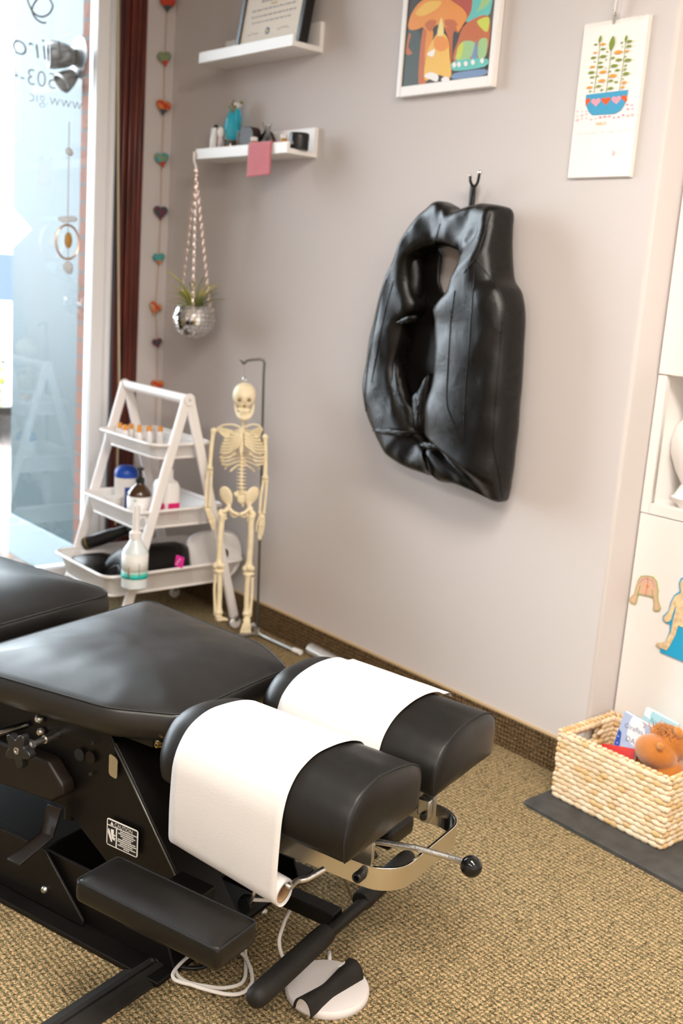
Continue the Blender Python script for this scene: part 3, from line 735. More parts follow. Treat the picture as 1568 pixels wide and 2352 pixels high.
MB().lathe([(.0185, -hl2), (.0225, -hl2), (.0225, hl2), (.0185, hl2)], OC+off, 36, RT_, cap0=False, cap1=False).build('paper_roll', m_paper, pp)
MB().lathe([(.0182, -hl2+.001), (.0186, -hl2+.001), (.0186, hl2-.001), (.0182, hl2-.001), (.0182, -hl2+.001)], OC+off, 36, RT_, cap0=False, cap1=False).build('cardboard_core', m_card, pp)

# ------------------------------------------------------------------ on the floor round the table
pc_ = PZ(752, 2262, .016); pc_.z = 0
FP = thing('foot_pedal', 'round white foot pedal with a waisted black cover on the carpet', 'foot pedal', pc_)
m_ped = mat('off_white_plastic', (.66, .61, .585), .45)
MB().lathe([(0, 0), (.076, 0), (.078, .003), (.078, .012), (.075, .016), (.07, .0168), (0, .0168)], (0, 0, 0), 56).build('pedal_base', m_ped, FP)
pa = PZ(694, 2312, .03)-pc_; pb = PZ(812, 2222, .03)-pc_; ax_ = (pb-pa); ax_.z = 0; L_ = ax_.length; ax_.normalize(); sd = V((-ax_.y, ax_.x, 0))
def arch(t, k=1.0, dz=0):
    q_ = math.sqrt(((t-.47)/.53)**2+.012); w_ = (.0135+.0095*q_+.002*(t-.5))*k; h_ = (.021+.011*q_)*k
    c = V((pa.x, pa.y, 0))+ax_*(t*L_)
    return [c+sd*(w_*math.cos(math.pi*j/16))+V((0, 0, .016+dz+h_*math.sin(math.pi*j/16)**.9)) for j in range(17)]
mb = MB(); n_ = 26
outer = [arch(i/n_) for i in range(n_+1)]; inner = [arch(i/n_, .90) for i in range(n_+1)]
mb.loft(outer, False, False, closed=False); mb.loft(inner, False, False, closed=False)
for i in range(n_):
    for j in (0, 16):
        mb.add([outer[i][j], outer[i+1][j], inner[i+1][j], inner[i][j]], [(0, 1, 2, 3)])
for i in (0, n_):
    for j in range(16): mb.add([outer[i][j], outer[i][j+1], inner[i][j+1], inner[i][j]], [(0, 1, 2, 3)])
mb.build('pedal_cover', m_rub, FP)
MB().loft([arch(.03+i/20*.9, .86) for i in range(21)]).build('pedal_housing', m_ped, FP)
lc = arch(.86); c = lc[5]; n = (lc[5]-(V((pa.x, pa.y, .016))+ax_*(.86*L_))).normalized(); y_ = n.cross(ax_)
MB().prism([c+ax_*u*.011+y_*v*.0032+n*.0006 for u, v in ((-1, -1), (1, -1), (1, 1), (-1, 1))], n, .0006).build('pedal_label', m_wprint, FP)
MB().tube([V((-.06, .055, .008)), V((-.085, .075, .006))], .004, 8).build('cable_boot', m_whitep, FP)

def fl(pts, z=.0045): return [PZ(x, y, z) for x, y in pts]
cs = 280/1568
g = lambda L: [(360+x*cs, 2080+y*cs) for x, y in L]
l1 = fl(g([(620, 540), (530, 600), (350, 740), (255, 820), (270, 900), (400, 990), (650, 1040), (850, 1060), (1050, 1020), (1130, 930), (1143, 750), (1130, 570), (1090, 480)]))
l2 = fl(g([(600, 520), (480, 600), (310, 740), (210, 870), (230, 950), (330, 990), (450, 1020), (600, 1070), (900, 1140), (1100, 1120), (1215, 1000), (1215, 850), (1150, 680), (1090, 610), (1040, 500)]), .011)
up_ = [TO+TA_*.10+TB_*(-.07)+V((0, 0, .12))]
s3 = [PZ(663, 2076, .085), PZ(652, 2120, .05), PZ(641, 2160, .02), PZ(648, 2195, .005), PZ(668, 2222, .0045), PZ(682, 2230, .0045)]
mb = MB(); mb.tube(smooth_path(l1, 90), .0036, 8); mb.tube(smooth_path(l2, 90), .0036, 8); mb.tube(smooth_path(up_+s3, 50), .0036, 8)
o = mb.build('power_cord', m_cord); rooted(o, l1[6]); tag(o, 'white cord coiled on the carpet under the table arm rest', 'cord')
# rubber cable cover and the black lead that runs through it
A0 = PZ(330, 2240, 0); A0.z = 0; dirv = V((.29, -.957, 0)); dirv = (PZ(162, 2352, 0)-PZ(329, 2240, 0)); dirv.z = 0; dirv.normalize(); sdv = V((dirv.y, -dirv.x, 0))
if sdv.x < 0: sdv = -sdv
CC = thing('cable_cover', 'black rubber floor cable cover with a split top running off the table base', 'cable cover', A0)
prof = [(-.039, 0), (-.036, .004), (-.014, .0125), (-.003, .0135), (-.0015, .009), (.0015, .009), (.003, .0135), (.014, .0125), (.036, .004), (.039, 0)]
P0 = -dirv*.035
mb = MB().loft([[P0+dirv*l+sdv*x+V((0, 0, z)) for x, z in prof] for l in (0, .2, .5, .9)], smooth=False)
mb.build('cover_strip', m_rub, CC)
o = MB().tube(smooth_path([A0-dirv*.03+V((0, 0, .010)), PZ(352, 2206, .011), PZ(372, 2208, .009), PZ(420, 2222, .006), PZ(460, 2222, .006), PZ(500, 2205, .006), PZ(540, 2170, .006)], 50), .0042, 10).build('black_lead', m_black)
rooted(o, A0); tag(o, 'black lead running from the floor cable cover under the arm rest', 'cord')
# grey rubber mat under the basket
m0 = PZ(1205, 1850, .006); Ym = 2.072
mt = round_poly([V((-1.585, Ym-.006, 0)), V((-.3, Ym-.03, 0)), V((-.3, 2.395, 0)), V((-1.585, 2.395, 0)), ], .02)
m_mat = mat('grey_rubber_mat', (.050, .049, .046), .6, bump=.5, bscale=45, var=.25, vscale=30, bdist=.003)
mt = [V((p.x, min(p.y, 2.29) if p.x < XC+.01 else p.y, 0)) for p in mt]
mb = MB().prism(mt, (0, 0, 1), .010)
for i in range(20):
    for j in range(7):
        c = V((-1.555+i*.062, Ym+.024+j*.046+(-.00*i), .0102)); d = V((.013, .008, 0)) if (i+j) % 2 else V((.013, -.008, 0)); e = V((-d.y, d.x, 0))*.35
        if c.y < 2.28: mb.add([c-d, c+e, c+d, c-e, c+V((0, 0, .0014))], [(0, 1, 4), (1, 2, 4), (2, 3, 4), (3, 0, 4)], 0, False)
o = mb.build('floor_mat', m_mat, bevel=.003); rooted(o, (-1.2, 2.15, 0)); tag(o, 'dark grey raised pattern rubber mat under the wicker basket', 'mat')
# loose metal tube by the baseboard
t0 = PZ(713, 1488, .024); t1 = V((-2.36, 2.262, .024)); t0.z = .024
R_ = .021
tb = MB(); dv = (t1-t0).normalized(); tb.lathe([(R_*.86, 0), (R_, .001), (R_, (t1-t0).length), (R_*.86, (t1-t0).length), (R_*.86, 0)], t0, 24, frame(dv), cap0=False, cap1=False)
o = tb.build('metal_tube', mat('satin_aluminium', (.75, .75, .74), .42, .7)); o.data.transform(Matrix.Translation((0, 0, -.003))); rooted(o, t0-V((0, 0, .024))); tag(o, 'silver grey metal tube lying on the carpet against the baseboard', 'tube')

# ------------------------------------------------------------------ shelves and what stands on them
YS = 2.175
def shelf(label, front_l, wall_r, top_l):
    a = PY(*front_l, YS); xr = PY(*wall_r, YB).x; xl = a.x; zb = a.z; hf = PY(*top_l, YS).z-zb
    s = thing('wall_shelf', label, 'shelf', (xl, YB, zb), group='white ledge shelves')
    L = xr-xl; d = YB-YS
    MB().span((0, -d+.012, 0), (L, 0, .017)).build('shelf_board', m_white, s, bevel=.0015)
    MB().span((0, -d, 0), (L, -d+.012, hf)).build('front_lip', m_white, s, bevel=.0015)
    MB().span((0, -.016, .017), (L, 0, .094)).build('back_rail', m_white, s, bevel=.0015)
    return xl, xr, zb, hf
S1 = shelf('upper white ledge shelf on the wall, holding the leaning framed certificate', (456, 146), (742, 119), (456, 121))
S2 = shelf('lower white ledge shelf on the wall, holding small bottles and a pink cloth', (448.5, 366), (728, 361), (447, 342))
# certificate in its black frame, leaning back
zf = S1[2]+.0175; yf = 2.205
cl = PY(537, 100, yf); cr = PY(686, 86, yf); Wc = cr.x-cl.x; Hc = Wc*1.28
CF = thing('framed_certificate', 'black framed certificate leaning back on the upper white shelf', 'certificate', (cl.x, yf, zf))
lean = Matrix.Rotation(math.radians(-9), 3, 'X')
lv_ = lambda u, v, d=0: lean @ V((u*Wc, -d, v*Hc))
m_fr = mat('black_frame', (.010, .009, .009), .35)
fw_ = .055
for nm, (u0, v0, u1, v1) in {'frame_side': (0, 0, fw_, 1), 'frame_side.b': (1-fw_, 0, 1, 1), 'frame_rail': (fw_, 0, 1-fw_, .05), 'frame_rail.b': (fw_, .95, 1-fw_, 1)}.items():
    MB().prism([lv_(u, v, .0) for u, v in ((u0, v0), (u1, v0), (u1, v1), (u0, v1))], lean @ V((0, 1, 0)), .036).build(nm.split('.')[0], m_fr, CF, bevel=.002)
mb = MB().prism([lv_(u, v, -.006) for u, v in ((fw_, .05), (1-fw_, .05), (1-fw_, .95), (fw_, .95))], lean @ V((0, 1, 0)), .002, 0)
rr = random.Random(4)
def cbar(u0, u1, v, h, mi): mb.prism([lv_(u, v_, -.0055) for u, v_ in ((u0, v), (u1, v), (u1, v+h), (u0, v+h))], lean @ V((0, -1, 0)), .0003, mi)
for (u0, u1, v, h) in ((.2, .8, .20, .010), (.18, .85, .24, .012), (.17, .83, .285, .012), (.3, .72, .34, .022), (.38, .62, .40, .012), (.2, .8, .46, .02), (.3, .7, .53, .015)):
    u = u0
    while u < u1: l = rr.uniform(.02, .07); cbar(u, min(u1, u+l), v, h, 1); u += l+.014
cbar(.45, .55, .315, .012, 3)
for (u0, v) in ((.16, .125), (.62, .125)):
    for i in range(8): cbar(u0+i*.022, u0+i*.022+.014, v+rr.uniform(-.006, .006), .008, 1)
q = lv_(.47, .13, -.0052)
mb.lathe([(0, 0), (.010, 0), (.012, .0006), (0, .0008)], q, 20, frame(lean @ V((0, -1, 0))), 2).lathe([(0, .0008), (.006, .0008), (0, .0012)], q, 16, frame(lean @ V((0, -1, 0))), 3)
mb.build('certificate_sheet', [mat('cream_paper', (.80, .72, .62), .8), mat('grey_print', (.42, .39, .36), .8), mat('blue_seal', (.05, .05, .14), .5), mat('gold_print', (.55, .42, .12), .5)], CF)

zs = S2[2]+.0172
def on_shelf(px, y): p = PY(px, 338, y); return V((p.x, y, zs))
m_pinkp = mat('pale_pink_plastic', (.78, .58, .55), .4); m_blue = mat('turquoise_film', (.03, .42, .58), .25); m_brown = mat('dark_brown_leather', (.028, .012, .009), .5, bump=.2, bscale=300)
c = on_shelf(489, 2.215)
t = thing('squeeze_tube', 'white squeeze tube at the left end of the lower shelf', 'tube', c)
MB().loft([[V((.017*math.cos(a)*k, .012*math.sin(a)*f, z)) for a in [2*math.pi*i/20 for i in range(20)]] for k, f, z in ((.9, .9, .016), (1, 1, .022), (1, .8, .055), (1.02, .2, .086), (1.02, .12, .094))]).build('tube_body', m_whitep, t)
MB().lathe([(0, 0), (.013, 0), (.013, .016), (0, .016)], (0, 0, 0), 20).build('tube_cap', m_pinkp, t)
c = on_shelf(494, 2.25)
t = thing('dropper_bottle', 'small dark capped bottle behind the white tube on the lower shelf', 'bottle', c)
MB().lathe([(0, 0), (.012, 0), (.013, .006), (.013, .06), (.007, .072), (.007, .08), (0, .08)]).build('bottle_body', m_whitep, t)
MB().lathe([(0, .08), (.008, .08), (.0085, .105), (.006, .112), (0, .112)]).build('bottle_cap', m_blackm, t)
c = on_shelf(505, 2.212)
t = thing('roll_on_bottle', 'slim pale pink bottle with a round white cap on the lower shelf', 'bottle', c)
MB().lathe([(0, 0), (.0075, 0), (.008, .004), (.008, .055), (.006, .06), (0, .06)]).build('bottle_body', m_pinkp, t)
MB().lathe([(0, .06), (.009, .06), (.012, .072), (.012, .082), (.008, .092), (0, .094)]).build('bottle_cap', m_whitep, t)
c = on_shelf(528, 2.255)
t = thing('gift_bag', 'turquoise film bag tied with white flowers on the lower shelf', 'bag', c)
mb = MB(); rings = []
for k in range(15):
    v = k/14; ww = .026+.010*math.sin(v*3.0)-.012*max(0, v-.8)*5*.6; r_ = []
    for i in range(24):
        a = 2*math.pi*i/24; q = 1+.16*math.sin(5*a+v*4)+.08*noise.noise(V((math.cos(a)*2, math.sin(a)*2, v*5)))
        r_.append(V((ww*math.cos(a)*q+.030*v-.012, ww*.7*math.sin(a)*q, .004+v*.155)))
    rings.append(r_)
mb.loft(rings).build('film_bag', m_blue, t)
MB().prism([V((-.004, -.026, .035)), V((.006, -.026, .035)), V((.018, -.025, .105)), V((.008, -.025, .105))], (0, -1, 0), .002).build('wooden_tag', mat('tan_wood_tag', (.55, .36, .18), .7), t)
mb = MB(); rr = random.Random(8)
for i in range(16): mb.ell((.012+rr.uniform(-.006, .034), rr.uniform(-.02, .02), .165+rr.uniform(-.015, .02)), rr.uniform(.004, .009), None, 8, 6, rr.randrange(2))
mb.build('flower_sprig', [m_whitep, mat('olive_sprig', (.25, .23, .12), .8)], t)
c = on_shelf(527, 2.216)
t = thing('glass_jar', 'small glass jar of amber dried petals on the lower shelf', 'jar', c)
MB().lathe([(0, 0), (.026, 0), (.028, .004), (.028, .04), (.026, .044), (.025, .044), (.026, .04), (.026, .004), (0, .003)], (0, 0, 0), 28).build('jar_glass', glass_mat('clear_glass', (.93, .92, .9)), t)
mb = MB()
for i in range(70): mb.ell((rr.uniform(-.018, .018), rr.uniform(-.018, .018), rr.uniform(.006, .046)), (rr.uniform(.003, .007), .005, .003), None, 6, 4, rr.randrange(3))
mb.build('dried_petals', [mat('amber_petal', (.30, .14, .04), .8), mat('brown_petal', (.12, .06, .03), .8), mat('rose_petal', (.30, .12, .09), .8)], t)
c = on_shelf(572, 2.235)
t = thing('leather_case', 'rounded dark brown leather case standing on the lower shelf', 'case', c)
o2 = round_poly([V((-.046, 0, 0)), V((.046, 0, 0)), V((.046, 0, .088)), V((-.036, 0, .088))], [.004, .012, .036, .018])
MB().prism([p+V((0, -.018, 0)) for p in o2], (0, 1, 0), .036).build('case_body', m_brown, t, bevel=.006, bseg=3)
MB().tube([(-.047, -.019, .004), (-.047, -.019, .06), (-.040, -.019, .076)], .0022, 6).build('brass_edge', m_gold, t)
c = on_shelf(613, 2.262)
t = thing('reed_flask', 'clear round glass flask with a brown reed behind the leather case', 'flask', c)
MB().lathe([(0, 0), (.03, 0), (.034, .01), (.033, .04), (.020, .066), (.009, .078), (.009, .092), (.0075, .092), (.007, .078), (.018, .064), (.031, .04), (.032, .01), (0, .004)], (0, 0, 0), 28).build('flask_glass', glass_mat('pale_glass', (.86, .89, .92)), t)
MB().tube([(.01, 0, .01), (-.025, -.005, .105)], .002, 6).tube([(-.01, 0, .01), (.028, -.005, .10)], .002, 6).build('reeds', mat('brown_reed', (.32, .22, .10), .8), t)
for px, y, col, lab in ((583, 2.214, (.62, .25, .06), 'small white capped bottle beside the left edge of the pink cloth'), (651, 2.216, (.60, .28, .03), 'small white capped amber bottle between the pink cloth and the black tin')):
    c = on_shelf(px, y); t = thing('travel_bottle', lab, 'bottle', c, group='small white capped bottles on the lower shelf')
    MB().lathe([(0, 0), (.010, 0), (.011, .004), (.011, .03), (.008, .036), (0, .036)], (0, 0, 0), 18).build('bottle_body', mat('amber_liquid', col, .3), t)
    MB().lathe([(0, .036), (.0125, .036), (.0125, .046), (.010, .049), (0, .049)], (0, 0, 0), 18).build('bottle_cap', m_whitep, t)
c = on_shelf(663, 2.222); t = thing('lip_balm', 'tiny red and yellow pot left of the black tin', 'pot', c)
MB().lathe([(0, 0), (.010, 0), (.010, .018), (0, .018)], (0, 0, 0), 18).build('pot_body', mat('red_pot', (.50, .10, .04), .4), t)
MB().lathe([(0, .018), (.0105, .018), (.0105, .026), (0, .026)], (0, 0, 0), 18).build('pot_lid', mat('yellow_lid', (.7, .45, .1), .4), t)
c = on_shelf(686, 2.232); t = thing('black_tin', 'round black tin at the right end of the lower shelf', 'tin', c)
MB().lathe([(0, 0), (.031, 0), (.0315, .002), (.0315, .030), (0, .030)], (0, 0, 0), 32).build('tin_body', m_black, t)
MB().lathe([(0, .030), (.0325, .030), (.0328, .034), (.0325, .050), (.031, .052), (0, .052)], (0, 0, 0), 32).build('tin_lid', m_black, t)
MB().box((.001, -.0318, .017), (.018, .001, .007)).build('tin_label', mat('grey_label', (.3, .3, .3), .6), t)
# pink cloth over the front lip
xa, xb = PY(573, 338, YS).x, PY(626, 330, YS).x
zt = S2[2]+S2[3]; zbm = PY(600, 404, YS-.004).z
m_pink = mat('pink_cloth', (.62, .17, .20), .9, bump=.3, bscale=500, sheen=.3)
prof = [(2.262, zs+.006, .022), (2.24, zs+.010, .016), (2.215, zt-.012, .010), (2.195, zt+.001, .005), (2.184, zt+.0042, 0), (2.178, zt+.0045, 0), (2.1718, zt+.001, 0), (2.1705, zt-.02, 0), (2.1695, S2[2]-.01, .001), (2.170, (S2[2]+zbm)/2, .001), (2.1685, zbm, .002)]
pr2 = smooth_path([V((y, z, s_)) for y, z, s_ in prof], 40)
rings = []
for p in pr2:
    r_ = []
    for k in range(17):
        u = k/16; r_.append(V((xa+(xb-xa)*u+p.z*1.2+.002*noise.noise(V((u*3, p.y*30, 1))), p.x-.0022*abs(noise.noise(V((u*5, p.y*14, 4))))*(1 if p.y < zt-.01 else .2), p.y+(u-.5)*.006*(1 if p.y < S2[2]-.02 else 0))))
    rings.append(r_)
o = MB().loft(rings, False, False, closed=False).build('pink_cloth', m_pink, auto=False); sd_ = o.modifiers.new('thick', 'SOLIDIFY'); sd_.thickness = .0018; sd_.offset = 0
rooted(o, ((xa+xb)/2, 2.2, zs)); tag(o, 'pink cloth draped over the front edge of the lower shelf', 'cloth')

# ------------------------------------------------------------------ mirror ball planter hanging from the lower shelf
pb_ = PY(445, 729, 2.176); R_b = .0755
hk = V((S2[0]+.012, 2.172, S2[2]-.004))
PL = thing('hanging_planter', 'mirror tiled ball planter hanging on chains from the lower shelf corner', 'planter', (pb_.x, pb_.y, pb_.z-R_b))
zr = R_b+.042; mb = MB(); rr = random.Random(11); nr, ns_ = 13, 26
zz = lambda k: R_b-R_b*math.cos(math.pi*k/15.5)
rings = []
for k in range(nr):
    z = min(zz(k), zr); r = math.sqrt(max(0, R_b**2-(z-R_b)**2)) if k else .012
    rings.append((max(.012, r), z))
m_mir = mat('mirror_tile', (.88, .87, .86), .04, 1); m_grout = mat('grey_grout', (.45, .43, .41), .6)
inner_ = MB().lathe([(0, .002), *[(r-.0015, z) for r, z in rings], (rings[-1][0]-.006, zr), (rings[-1][0]-.012, R_b*.8), (.02, .02), (0, .02)], (0, 0, 0), ns_)
pot = inner_.build('pot', m_grout, PL)
mb = MB()
for i in range(len(rings)-1):
    (ra, za), (rb_, zb_) = rings[i], rings[i+1]
    if zb_-za < .002: continue
    for j in range(ns_):
        a0_, a1_ = 2*math.pi*(j+.06)/ns_, 2*math.pi*(j+.94)/ns_; e = .06*(zb_-za)
        tl = V((rr.gauss(0, .0007), rr.gauss(0, .0007), rr.gauss(0, .0007)))
        P_ = [V((ra*math.cos(a0_), ra*math.sin(a0_), za+e)), V((ra*math.cos(a1_), ra*math.sin(a1_), za+e)), V((rb_*math.cos(a1_), rb_*math.sin(a1_), zb_-e)), V((rb_*math.cos(a0_), rb_*math.sin(a0_), zb_-e))]
        P_ = [P_[0]+tl, P_[1]-tl, P_[2]+tl, P_[3]-tl]
        nn = V((math.cos((a0_+a1_)/2), math.sin((a0_+a1_)/2), ((za+zb_)/2-R_b)/R_b)).normalized()
        mb.prism([p+nn*.0004 for p in P_], nn, .0012)
mb.build('mirror_tiles', m_mir, pot)
hl = hk-PL.location
m_chain = mat('rose_gold_chain', (.70, .55, .48), .3, .9)
for k in range(3):
    a = math.radians((-155, -38, 80)[k]); p0 = V((rings[-1][0]*math.cos(a), rings[-1][0]*math.sin(a), zr)); p1 = hl-V((0, 0, .03)); n_l = 34; mb = MB(); dr = (p1-p0); Lk = dr.length/n_l*1.35; dr.normalize(); R = frame(dr)
    for i in range(n_l):
        c = p0.lerp(p1, (i+.5)/n_l); rot = R @ Matrix.Rotation(math.pi/2*(i % 2)+.3, 3, 'Z')
        mb.tube([c+rot @ V((.0048*math.cos(t_), 0, Lk/2*math.sin(t_))) for t_ in [2*math.pi*j/8 for j in range(8)]], .0014, 5, closed=True)
    mb.build('chain', m_chain, PL)
MB().tube([hl-V((0, 0, .034)), hl-V((.001, 0, .02)), hl-V((.010, 0, .010)), hl+V((-.014, -.002, .004)), hl+V((-.014, -.002, .03))], .0042, 8).build('hook', m_whitep, PL)
ap = thing('air_plant', 'spiky green air plant sitting in the mirror ball planter', 'plant', (pb_.x, pb_.y, pb_.z+.012))
rr = random.Random(6); mb = MB()
for i in range(60):
    a = rr.uniform(0, 2*math.pi); l = rr.uniform(.07, .14); up_k = rr.uniform(.5, 1.7)
    d = V((math.cos(a), math.sin(a), 0)); pts = [V((0, 0, 0))+d*.006, d*l*.3+V((0, 0, l*.42*up_k)), d*l*.62+V((0, 0, l*.62*up_k)), d*l*(1.05 if up_k < .9 else .8)+V((0, 0, l*.66*up_k))]
    mb.tube(smooth_path(pts, 9), [.0042*(1-q/9)+.0006 for q in range(9)], 5, flat=.4, mi=rr.randrange(3))
mb.build('leaves', [mat('leaf_green', (.22, .27, .05), .6), mat('leaf_yellow_green', (.48, .44, .06), .6), mat('leaf_grey_green', (.22, .24, .10), .6)], ap)

# ------------------------------------------------------------------ heart garland in the corner
GX = XW+.024
gp_ = lambda x, y: PX(x, y, GX)
GA = thing('heart_garland', 'string of small felt hearts hanging down the corner between window and wall', 'garland', gp_(357, 975))
gl_ = lambda x, y: gp_(x, y)-GA.location
MB().tube([gl_(x, y) for x, y in ((388, -40), (385, 8), (378, 133), (376, 245), (372, 365), (369, 487), (365, 593), (357, 706), (361, 787), (360, 885), (357, 975))], .0014, 6).build('string', mat('orange_twine', (.45, .24, .10), .9), GA)
felt = lambda n, c: mat(n, c, .95, bump=.3, bscale=400, sheen=.3)
m_red, m_or, m_gr, m_tq, m_pu, m_dk, m_sa = felt('red_felt', (.50, .045, .02)), felt('orange_felt', (.62, .18, .04)), felt('sage_felt', (.22, .28, .15)), felt('turquoise_felt', (.07, .32, .31)), felt('plum_felt', (.14, .03, .06)), felt('slate_felt', (.05, .07, .08)), felt('tan_felt', (.55, .30, .14))
def heart(x, y, s_, top, stripe, tip, rot):
    c = gl_(x, y); pts = []
    for k in range(40):
        t_ = 2*math.pi*k/40; hx = 16*math.sin(t_)**3; hy = 13*math.cos(t_)-5*math.cos(2*t_)-2*math.cos(3*t_)-math.cos(4*t_)
        pts.append((hx/17, hy/17))
    Rr = Matrix.Rotation(rot, 3, 'X'); mb = MB(); lay = [(1.0, 0), (.93, .55), (.72, .85), (.4, 1.0)]
    rings = []
    for k, d in lay[::-1]: rings.append([c+Rr @ V((d*.35*s_, q[0]*k*s_, (q[1]*k+.0)*s_)) for q in pts])
    for k, d in lay[1:]: rings.append([c+Rr @ V((-d*.35*s_, q[0]*k*s_, (q[1]*k+.0)*s_)) for q in pts])
    mb.loft(rings)
    for i, f in enumerate(mb.f):
        q = sum((V(mb.v[j]) for j in f), V((0, 0, 0)))/len(f)-c
        q = Rr.inverted() @ q; z = q.z/s_; mb.m[i] = 2 if z < -.35 else (1 if -.02 < z+.25*q.y/s_ < .3 else 0)
    mb.build('felt_heart', [top, stripe, tip], GA)
for x, y, s_, a, b_, c, r_ in ((385, 6, .030, m_red, m_red, m_dk, 0), (378, 133, .026, m_gr, m_gr, m_red, .2), (376, 245, .028, m_or, m_red, m_dk, -.1), (372, 365, .027, m_tq, m_gr, m_red, .15), (369, 487, .027, m_dk, m_pu, m_pu, 0), (365, 593, .023, m_tq, m_tq, m_or, .1), (357, 706, .025, m_sa, m_red, m_or, -.4), (361, 787, .020, m_pu, m_dk, m_pu, .2), (361, 885, .025, m_or, m_red, m_or, 0)):
    heart(x, y, s_*1.22, a, b_, c, r_)

# ------------------------------------------------------------------ framed picture
YF = 2.277
q0 = PY(908, 222, YF); q1 = PY(1128, 201, YF)
FX0, FX1, FZ0 = q0.x, q1.x, (q0.z+q1.z)/2; FZ1 = FZ0+.52
PF = thing('framed_picture', 'white framed picture in glowing orange and green colours on the back wall', 'picture', ((FX0+FX1)/2, YB, FZ0))
pl = lambda X, Z, y=0: V((X, y, Z))-V((PF.location.x, YB, PF.location.z))+V((0, YB, 0))*0
bw = .019
for nm, (x0, z0, x1, z1) in {'frame_side': (FX0, FZ0, FX0+bw, FZ1), 'frame_side.b': (FX1-bw, FZ0, FX1, FZ1), 'frame_rail': (FX0+bw, FZ0, FX1-bw, FZ0+.030), 'frame_rail.b': (FX0+bw, FZ1-bw, FX1-bw, FZ1)}.items():
    o = MB().span((x0, YF, z0), (x1, YB-.001, z1)); o = o.build(nm.split('.')[0], m_white, PF, bevel=.0025); o.data.transform(Matrix.Translation((-PF.location.x, -YB, -FZ0)))
ART = [mat('print_dark', (.035, .022, .016), .5), mat('print_orange', (.75, .26, .03), .5), mat('print_deep_orange', (.50, .12, .02), .5), mat('print_yellow', (.80, .46, .07), .5), mat('print_green', (.32, .52, .22), .5), mat('print_cyan', (.12, .50, .45), .5), mat('print_red', (.42, .06, .03), .5), mat('print_white', (.85, .80, .78), .5), mat('print_slate', (.045, .06, .05), .5), mat('print_blue', (.16, .25, .42), .5), mat('print_lime', (.55, .60, .06), .5), mat('print_pale_yellow', (.80, .66, .26), .5)]
YP = YF+.004; lay_n = [0]
mb = MB()
def art(pts, mi, smooth_=True, sc=.19133, ox=880, oy=0, ypl=YP, store=None, Nz=(0, -1, 0)):
    d = lay_n[0]*.00006; lay_n[0] += 1
    W = [PY(ox+x*sc, oy+y*sc, ypl) for x, y in pts]
    if smooth_: W = smooth_path(W, len(W)*4, True)
    if store is PF: W = [V((max(FX0+bw-.001, min(FX1-bw+.001, p.x)), p.y, max(FZ0+.029, min(FZ1-bw+.001, p.z)))) for p in W]
    W = [V((p.x, ypl-d, p.z))-store.location for p in W]
    cur = MBc[0]; o = len(cur.v); n_ = len(W); c = sum(W, V((0, 0, 0)))/n_
    cur.v += [tuple(p) for p in W]; cur.f.append(list(range(o, o+n_))); cur.m.append(mi); cur.sm.append(False)
MBc = [mb]
A = lambda pts, mi, s_=True: art(pts, mi, s_, store=PF)
A([(215, 1045), (1225, 915), (1330, -1600), (320, -1600)], 0, False)
A([(240, 1030), (420, 1000), (450, 480), (370, 340), (270, 420)], 8); A([(270, 640), (345, 640), (300, 560), (330, 420), (300, 420)], 2); A([(420, 1000), (520, 980), (560, 380), (470, 370)], 2); A([(480, 980), (500, 700), (560, 640), (600, 380), (520, 380)], 1)
A([(820, 950), (840, 400), (930, 330), (960, -600), (620, -900), (600, 0), (760, 400), (800, 600)], 2); A([(830, 40), (880, -500), (1290, -900), (1280, 60), (1000, 270)], 6)
A([(1285, 160), (1290, -500), (1100, -200), (1060, 120), (1000, 265)], 5); A([(1285, 10), (1290, -300), (1160, 60), (1130, 140)], 4)
A([(850, 740), (1210, 720), (1270, 200), (990, 290), (900, 480)], 2); A([(1130, 250), (1270, 210), (1250, 380), (1170, 330)], 10)
A([(870, 720), (1040, 700), (1100, 520), (1000, 490), (930, 520), (890, 620)], 4); A([(1140, 690), (1225, 680), (1250, 470), (1150, 490)], 4); A([(880, 700), (930, 690), (970, 520), (900, 560)], 10); A([(1060, 700), (1130, 690), (1120, 480), (1080, 620)], 9)
A([(850, 850), (1215, 800), (1225, 700), (850, 740)], 5); A([(850, 950), (1205, 905), (1215, 830), (860, 880)], 9)
A([(330, 360), (300, 300), (350, 150), (450, 20), (620, -60), (760, -20), (930, 80), (1010, 190), (960, 300), (900, 380), (860, 310), (760, 330), (640, 300), (560, 400), (480, 330), (420, 350)], 1)
A([(500, 300), (560, 240), (640, 250), (620, 310), (560, 380)], 2); A([(740, 240), (850, 240), (890, 310), (760, 320)], 2); A([(390, 160), (520, 30), (700, 20), (640, 110), (480, 190)], 3)
A([(500, 960), (520, 660), (600, 480), (690, 380), (780, 470), (800, 660), (810, 930), (660, 900)], 3); A([(640, 440), (760, 460), (780, 570), (690, 620), (610, 560)], 1); A([(650, 420), (700, 210), (730, 400)], 11); A([(530, 650), (620, 590), (600, 680)], 7)
A([(495, 910), (560, 870), (660, 900), (650, 980), (560, 950), (530, 940)], 7); A([(700, 950), (750, 920), (800, 950), (770, 990), (720, 985)], 7)
for x, y in ((855, 780), (912, 775), (995, 765), (1080, 748), (1190, 730)): A([(x-25, y), (x, y-34), (x+25, y), (x, y+34)], 7)
o = mb.build('print', ART, PF)

